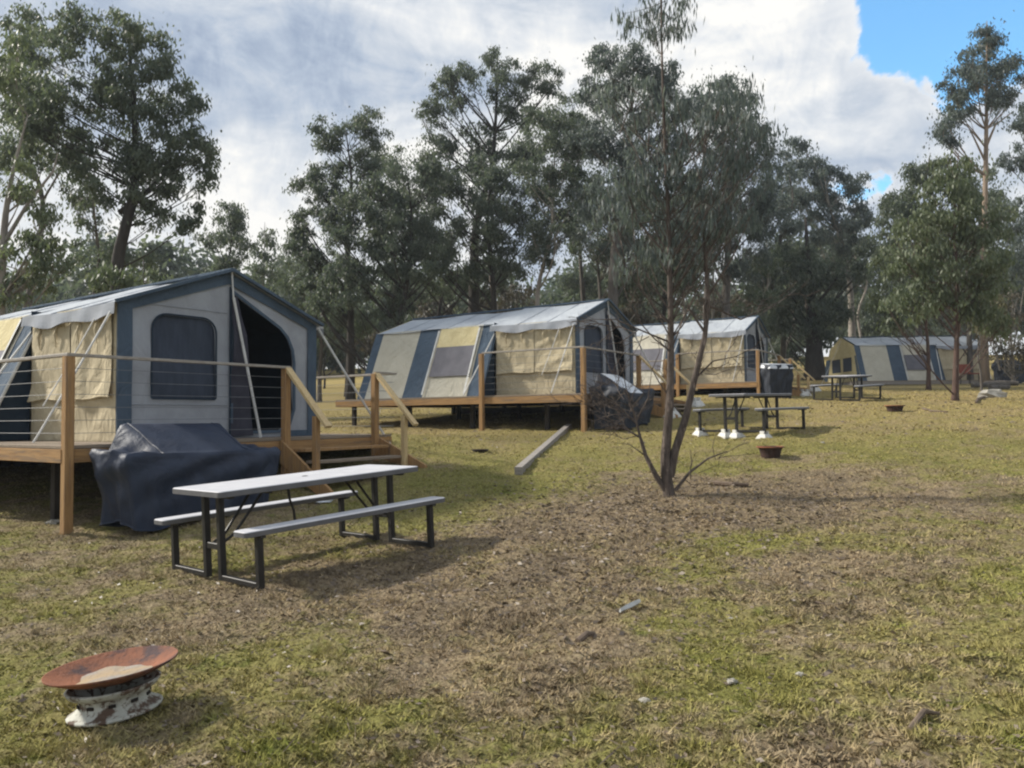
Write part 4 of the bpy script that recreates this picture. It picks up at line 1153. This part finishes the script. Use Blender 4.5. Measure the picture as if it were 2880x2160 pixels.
grow('gum_tree', 'dense dark gum at the far left behind the slender pale gum', 29, (70, 740), (80, 120), [(60, 180, 90, 80, 8), (20, 300, 60, 80, 5), (120, 320, 70, 60, 5), (60, 60, 60, 50, 4)], 'leaf_mid', 'bark', .2, .95)
grow('gum_tree', 'grey-green gum joining the leaning gum and the tall open gum', 43, (868, 745), (866, 330), [(860, 350, 60, 40, 4), (905, 420, 70, 50, 5), (835, 440, 60, 50, 4), (870, 520, 60, 50, 4)], 'leaf_mid', 'bark', .16, .85, limb=.7)
grow('gum_tree', 'grey-green gum with small top between the tall open gum and the tallest domed gum', 45, (1235, 745), (1232, 200), [(1235, 235, 45, 45, 4), (1160, 250, 45, 40, 3), (1250, 350, 70, 60, 5), (1120, 330, 60, 45, 4), (1280, 440, 60, 60, 5)], 'leaf_mid', 'bark', .18, .85, limb=.7)
grow('gum_tree', 'low spreading gum behind the ropes at the right of the nearest tent', 40, (690, 745), (685, 520), [(640, 590, 50, 50, 4), (720, 610, 60, 50, 5), (670, 670, 60, 40, 4), (760, 680, 50, 40, 3)], 'leaf_mid', 'bark', .13, .8, limb=.7)
for bx, tx, ty, D_, lb in ((1541, 1548, 420, 41, 'bare pale pole-like gum trunk just right of the forked stems'), (1566, 1572, 400, 44, 'second bare pale gum pole right of the forked stems'), (1700, 1712, 520, 47, 'thin pale gum stem before the black-trunked gum'), (1075, 1072, 420, 39, 'thin pale gum stem above the middle of the striped tent roof'), (1858, 1850, 480, 50, 'thin pale gum stem left of the farthest tent')):
    grow('gum_tree', lb, D_, (bx, 765), (tx, ty), [(tx, ty + 30, 35, 40, 3), (tx - 15, ty + 100, 30, 30, 2)], 'leaf_mid', 'bark_pale', .12, .7)
# --- right group
grow('gum_tree', 'tall narrow gum with tan trunk standing above the right saplings', 34, (2128, 840), (2132, 45),
     [(2130, 75, 38, 40, 4), (2125, 130, 65, 50, 7), (2185, 165, 45, 50, 5), (2075, 190, 45, 45, 5), (2070, 250, 40, 40, 4), (2040, 290, 30, 35, 3), (2160, 215, 40, 30, 3)], 'leaf_blue', 'bark_tan', .17, .95, trunk_pts=[(2125, 600), (2130, 320), (2131, 200)],
     extra=[([(2129, 320), (2150, 270), (2190, 240)], .07), ([(2129, 350), (2105, 300), (2085, 260)], .06)])
grow('gum_tree', 'dark gum cropped by the right edge of the picture', 30, (2245, 850), (2230, 230), [(2205, 250, 40, 50, 4), (2190, 340, 35, 35, 3), (2225, 350, 40, 40, 3), (2200, 470, 50, 60, 5), (2225, 560, 50, 70, 5)], 'leaf_blue', 'bark', .2, .9)
grow('gum_tree', 'bushy gum behind the red-trunked saplings, left of the tan trunk', 40, (1965, 820), (2010, 330), [(2000, 370, 50, 40, 5), (1945, 430, 40, 35, 4), (1925, 480, 45, 50, 5), (1990, 460, 70, 60, 7), (1930, 570, 50, 50, 4), (2110, 400, 70, 60, 6)], 'leaf_mid', 'bark', .2, 1.0)
grow('gum_sapling', 'nearer red-brown trunked sapling with wide green crown before the farthest tent', 21.5, (2063, 884), (2070, 330),
     [(2070, 370, 70, 50, 7), (2040, 430, 95, 50, 9), (2110, 470, 90, 55, 9), (2010, 500, 95, 50, 9), (2080, 550, 110, 55, 10), (1985, 580, 85, 50, 7), (2140, 590, 70, 50, 6), (2050, 630, 100, 40, 7), (2110, 670, 60, 30, 3), (1955, 655, 65, 35, 4), (2155, 690, 50, 30, 3)],
     'leaf_green', 'bark_red', .09, .75, group='saplings and scrub', limb=.55, ll=.15, hang=.7, trunk_pts=[(2066, 760), (2068, 640), (2062, 480)], extra=[([(2066, 720), (2030, 670), (1990, 640)], .03), ([(2067, 700), (2100, 650), (2125, 600)], .03)])
grow('gum_sapling', 'farther red-brown trunked sapling, left of the nearer one', 29, (2006, 848), (1960, 470), [(1940, 560, 60, 45, 6), (1910, 640, 45, 40, 5), (1985, 650, 70, 40, 6), (1930, 690, 50, 25, 4)], 'leaf_green', 'bark_red', .085, .8, group='saplings and scrub', limb=.6, ll=.17, trunk_pts=[(2004, 740), (1990, 640)])
grow('scrub_bush', 'brown leafless thicket at the right edge behind the black barbecue', 33, (2185, 830), (2180, 620), [(2180, 660, 45, 50, 6), (2160, 740, 45, 45, 5), (2200, 770, 30, 40, 4)], 'leaf_brown', 'bark_pale', .06, .4, group='saplings and scrub', cat='bush',
     extra=[([(2185, 800), (2160, 740), (2180, 640)], .05), ([(2180, 790), (2200, 700), (2212, 620)], .05), ([(2160, 800), (2140, 720), (2150, 650)], .04), ([(2175, 760), (2135, 730), (2110, 690)], .03)])
grow('scrub_bush', 'dark green bush behind the left end of the farthest tent', 52, (1880, 800), (1880, 640), [(1880, 660, 45, 35, 5), (1900, 700, 40, 30, 4), (1860, 720, 30, 30, 3)], 'leaf_dark', 'bark_dark', .08, 1.0, group='saplings and scrub', cat='bush')
grow('scrub_bush', 'yellow-green shrub on the low limbs behind the nearer red trunk', 27, (2120, 850), (2120, 640), [(2125, 660, 50, 35, 5), (2150, 700, 40, 30, 3)], 'leaf_olive', 'bark', .05, .6, group='saplings and scrub', cat='bush', ll=.14)
# --- scrub under the stands
for k, (bx, by, rx, ry, D, mm, lb) in enumerate((
        (700, 745, 40, 25, 50, 'leaf_dark', 'low dark scrub beside the right eave rope of the nearest tent'),
        (640, 720, 45, 40, 40, 'leaf_mid', 'leafy scrub hugging the right eave of the nearest tent'),
        (745, 700, 60, 40, 44, 'leaf_dark', 'tall dark scrub between the nearest tent and the striped tent'),
        (790, 735, 45, 22, 55, 'leaf_brown', 'low brown scrub left of the striped tent'),
        (940, 670, 60, 35, 52, 'leaf_brown', 'brown scrub above the left half of the striped tent roof'),
        (1090, 650, 80, 45, 50, 'leaf_brown', 'brown scrub above the middle of the striped tent roof'),
        (1390, 660, 70, 50, 46, 'leaf_brown', 'brown thicket between the striped tent peak and the forked tree'),
        (1560, 670, 70, 45, 50, 'leaf_brown', 'brown thicket above the third tent roof'),
        (1700, 760, 55, 35, 52, 'leaf_dark', 'dark scrub just right of the third tent'),
        (1960, 705, 80, 28, 56, 'leaf_dark', 'dark scrub along the roof of the farthest tent'))):
    grow('scrub_bush', lb, D, (bx, by + 60), (bx, by - ry), [(bx, by, rx, ry, 9)], mm, 'bark_dark', .08, .85, group='saplings and scrub', cat='bush')

# --- foreground forked tree
fb = (1450, 1078)
grow('forked_gum', 'forked young gum with thin hanging leaves in the middle of the lawn', 9.2, fb, (1428, -60),
     [(1430, 35, 110, 55, 12), (1340, 200, 80, 80, 7), (1460, 260, 110, 90, 12), (1580, 220, 90, 70, 8), (1640, 320, 60, 70, 6), (1390, 350, 90, 70, 8), (1530, 370, 100, 70, 10), (1450, 450, 130, 60, 10), (1330, 440, 60, 60, 4), (1600, 450, 60, 50, 5), (1500, 540, 110, 50, 7), (1380, 560, 70, 40, 4)],
     'leaf_blue', 'bark_fore', .07, .16, ll=.11, hang=.8, group='saplings and scrub', wide=.17, squash=1.0, spread=.45, clr=26, dense=2.2, rise=1.6, limb=.5, twigs=[([(1372, 900), (1340, 850), (1320, 800)], .005, 16), ([(1383, 945), (1340, 920), (1262, 870)], .005, 22), ([(1375, 915), (1300, 855)], .0045, 16), ([(1449, 760), (1448, 640)], .007, 9), ([(1522, 730), (1524, 560)], .007, 10), ([(1500, 820), (1620, 755)], .005, 8), ([(1530, 660), (1700, 640)], .006, 10), ([(1449, 740), (1270, 690)], .006, 10), ([(1458, 1060), (1570, 975)], .005, 6), ([(1447, 860), (1449, 760)], .005, 5)],
     trunk_pts=[(1438, 1010), (1441, 940), (1447, 860), (1449, 760), (1448, 640), (1444, 480), (1436, 300), (1430, 120)],
     extra=[([(1447, 1030), (1458, 975), (1482, 900), (1500, 820), (1522, 730), (1530, 660), (1524, 560), (1520, 470)], .055),
            ([(1440, 1062), (1418, 1030), (1395, 985), (1383, 945), (1372, 900)], .04),
            ([(1458, 1060), (1490, 1020), (1530, 990), (1570, 975)], .022),
            ([(1372, 900), (1355, 850, -.1), (1345, 800, -.2)], .012), ([(1374, 910), (1400, 860), (1408, 800)], .012), ([(1383, 945), (1340, 920), (1290, 900), (1262, 870)], .014),
            ([(1375, 915), (1330, 870), (1300, 855), (1270, 830)], .011), ([(1366, 880), (1390, 850), (1385, 810)], .008), ([(1340, 920), (1320, 940), (1290, 935)], .007), ([(1395, 985), (1360, 960), (1320, 955)], .008),
            ([(1300, 855), (1310, 900), (1290, 915)], .006), ([(1345, 800), (1330, 770), (1335, 740)], .006), ([(1408, 800), (1425, 760), (1420, 720)], .007),
            ([(1449, 740), (1400, 720), (1330, 690), (1270, 690)], .014), ([(1380, 712), (1340, 740), (1300, 745)], .008), ([(1449, 700), (1410, 660), (1390, 600)], .014), ([(1524, 720), (1490, 670), (1480, 640)], .018),
            ([(1500, 820), (1540, 780), (1590, 770), (1620, 755)], .012), ([(1480, 905), (1450, 870), (1440, 820)], .01), ([(1530, 660), (1600, 690), (1660, 665), (1700, 640)], .014),
            ([(1447, 860), (1420, 820), (1400, 780)], .008), ([(1490, 1020), (1495, 1000), (1490, 970)], .007), ([(1530, 640), (1580, 560), (1620, 470)], .018), ([(1446, 560), (1380, 480), (1340, 380)], .018), ([(1440, 400), (1500, 300), (1560, 220)], .016)])
for bx, by, rx, ry in ((1250, 695, 50, 16),):
    c = V(bx, by, 9.2)
tw_ = leaves([V(1200, 690, 9.0), V(1250, 700, 9.1), V(1290, 720, 9.1)], [.2, .22, .2], [220, 260, 180], .07, .02, .3, .6)

# far-off wood behind everything: one mass nobody could count
cs, rs, ns = [], [], []
for k in range(430):
    D = rng.uniform(62, 115); ang = rng.uniform(-.78, .78); x = D * math.tan(ang)
    hh = Hf(x, D); top = rng.uniform(4.5, 10) + (3 if abs(ang) > .35 else 0)
    for q in range(3):
        cs.append((x + rng.normal(0, 1), D, hh + top * rng.uniform(.3, 1))); rs.append(rng.uniform(1.6, 2.8)); ns.append(130)
fw_ = leaves(cs, rs, ns, .75, .34, .4, .9)
tag(mk_quads('distant_wood', fw_, len(fw_) // 4, M['leaf_dark']), 'far-off belt of dark trees on the hill crest', 'woodland', kind='stuff')

# ------------------------------------------------------------------ air
hb = MB(); hv = [(x, y, z) for z in (-4, 48) for x, y in ((-242, -42), (242, -42), (242, 332), (-242, 332))]
hz = mk('haze', hv, [(3, 2, 1, 0), (4, 5, 6, 7), (0, 1, 5, 4), (1, 2, 6, 5), (2, 3, 7, 6), (3, 0, 4, 7)], None)
m, t, out = new_mat('thin_haze'); pv = t.n('ShaderNodeVolumePrincipled'); pv.inputs['Color'].default_value = (.78, .86, .93, 1); pv.inputs['Density'].default_value = .0007
t.l(pv.outputs[0], out.inputs['Volume']); hz.data.materials.append(m); tag(hz, 'thin pale air between the near lawn and the far trees', 'haze', kind='stuff')

# ------------------------------------------------------------------ light and sky
SUN = Vector((-.78, .22, .58)).normalized()
el = math.asin(SUN.z); az = math.atan2(SUN.x, SUN.y)
sun = bpy.data.objects.new('sun', bpy.data.lights.new('sun', 'SUN')); COL.objects.link(sun)
sun.data.energy = 3.8; sun.data.angle = radians(5); sun.data.color = (1, .94, .84)
sun.rotation_euler = SUN.to_track_quat('Z', 'Y').to_euler()
wd = bpy.data.worlds.new('World'); S.world = wd; wd.use_nodes = True
wd.node_tree.nodes.clear(); t = NT(wd.node_tree)
out = t.n('ShaderNodeOutputWorld')
sky = t.n('ShaderNodeTexSky', sky_type='NISHITA', sun_disc=False, sun_elevation=el, sun_rotation=az, air_density=1.0, dust_density=.3, ozone_density=1.5)
bg1 = t.n('ShaderNodeBackground'); t.l(t.mix(1., sky.outputs[0], (.72, 1.15, 1.25), 'MULTIPLY'), bg1.inputs[0]); bg1.inputs[1].default_value = .15
dirv = t.n('ShaderNodeTexCoord').outputs['Generated']
sep = t.n('ShaderNodeSeparateXYZ'); t.l(dirv, sep.inputs[0])
zc = t.math('ADD', t.math('MAXIMUM', sep.outputs[2], 0.), .18)
cmb = t.n('ShaderNodeCombineXYZ'); t.l(t.math('DIVIDE', sep.outputs[0], zc), cmb.inputs[0]); t.l(t.math('DIVIDE', sep.outputs[1], zc), cmb.inputs[1])
pl = cmb.outputs[0]
n1 = t.noise(pl, .9, 7, .55, .35); n2 = t.noise(pl, 2.3, 8, .6, .5); n3 = t.noise(dirv, 5., 6, .6, .3)


def dirto(vx, vy): return tuple((V(vx, vy, 1.) - Vector((0, 0, EYE))).normalized())


def spot(vx, vy, r0, r1, a):
    dp = t.n('ShaderNodeVectorMath', operation='DOT_PRODUCT'); t.l(dirv, dp.inputs[0]); dp.inputs[1].default_value = dirto(vx, vy)
    return t.ramp(dp.outputs['Value'], cos(radians(r1)), cos(radians(r0)), 0, a)


n4 = t.noise(dirv, 17., 7, .65, .6)
hole = t.math('ADD', spot(2080, 30, 1, 7.6, .62), spot(2230, -60, 3, 12, .62))
hole = t.math('ADD', hole, spot(1860, 390, .5, 3.5, .34)); hole = t.math('SUBTRACT', hole, spot(2000, 260, 1, 4.5, .25))
n6 = t.noise(dirv, 7.5, 8, .62, 1.2)
cov = t.math('ADD', t.math('MULTIPLY', t.math('SUBTRACT', n6, .5), 1.5), t.math('MULTIPLY', t.math('SUBTRACT', n4, .5), .7))
cov = t.math('SUBTRACT', t.math('ADD', cov, .62), hole)
cov = t.math('ADD', cov, spot(2215, 190, 1, 3.5, .4)); cov = t.math('ADD', cov, spot(1945, 150, .3, 3.2, .2))
mask = t.ramp(cov, .08, .26)
edge = t.ramp(cov, .16, .42)
mp = t.n('ShaderNodeMapping'); t.l(dirv, mp.inputs[0]); mp.inputs['Rotation'].default_value = (0, radians(24), 0); mp.inputs['Scale'].default_value = (1.6, 1.6, 6.5)
n5 = t.noise(mp.outputs[0], 2.2, 7, .58, .6)
sc_ = lambda n_, k_: t.math('MULTIPLY', t.math('SUBTRACT', n_, .5), k_)
shade = t.math('ADD', t.math('ADD', .54, sc_(n5, 1.)), t.math('ADD', sc_(n6, .75), sc_(n4, .55)))
for a in ((1600, 120, 1, 8, .28), (1800, 170, 1, 7, .03), (560, 430, 1, 6, .22), (1230, 230, 1, 7, .2), (950, 330, 1, 6, .14), (800, 640, 2, 13, .22), (200, 560, 2, 13, .2), (330, 40, 2, 12, -.07), (600, 230, 1, 10, -.08), (420, 320, 1, 8, -.06), (800, 120, 1, 7, -.04), (1760, 320, 1, 7, -.05), (1000, 60, 2, 10, .03)):
    shade = t.math('ADD', shade, spot(*a))
cr = t.n('ShaderNodeValToRGB'); t.l(shade, cr.inputs[0])
el_ = cr.color_ramp.elements
el_[0].position = .2; el_[0].color = (.3, .38, .52, 1)
el_[1].position = .86; el_[1].color = (1.0, .985, .95, 1)
for pos_, c in ((.4, (.47, .545, .665, 1)), (.53, (.6, .655, .735, 1)), (.68, (.77, .8, .84, 1))):
    e = el_.new(pos_); e.color = c
ccol = t.mix(t.math('MULTIPLY', t.math('SUBTRACT', 1., edge), .55), cr.outputs[0], (.98, .98, .97))
low = t.ramp(sep.outputs[2], .02, .2, .35, 0)
ccol = t.mix(low, ccol, (.95, .95, .93))
bg2 = t.n('ShaderNodeBackground'); t.l(ccol, bg2.inputs[0]); bg2.inputs[1].default_value = .645
mx = t.n('ShaderNodeMixShader'); t.l(mask, mx.inputs[0]); t.l(bg1.outputs[0], mx.inputs[1]); t.l(bg2.outputs[0], mx.inputs[2])
t.l(mx.outputs[0], out.inputs[0])

S.view_settings.view_transform = 'Standard'; S.view_settings.look = 'None'
S.view_settings.exposure = .7; S.view_settings.gamma = 1.; S.view_settings.use_curve_mapping = False
S.cycles.use_denoising = True
S.cycles.max_bounces = 6; S.cycles.transparent_max_bounces = 4
S.cycles.pixel_filter_type = 'BLACKMAN_HARRIS'; S.cycles.filter_width = 2.2
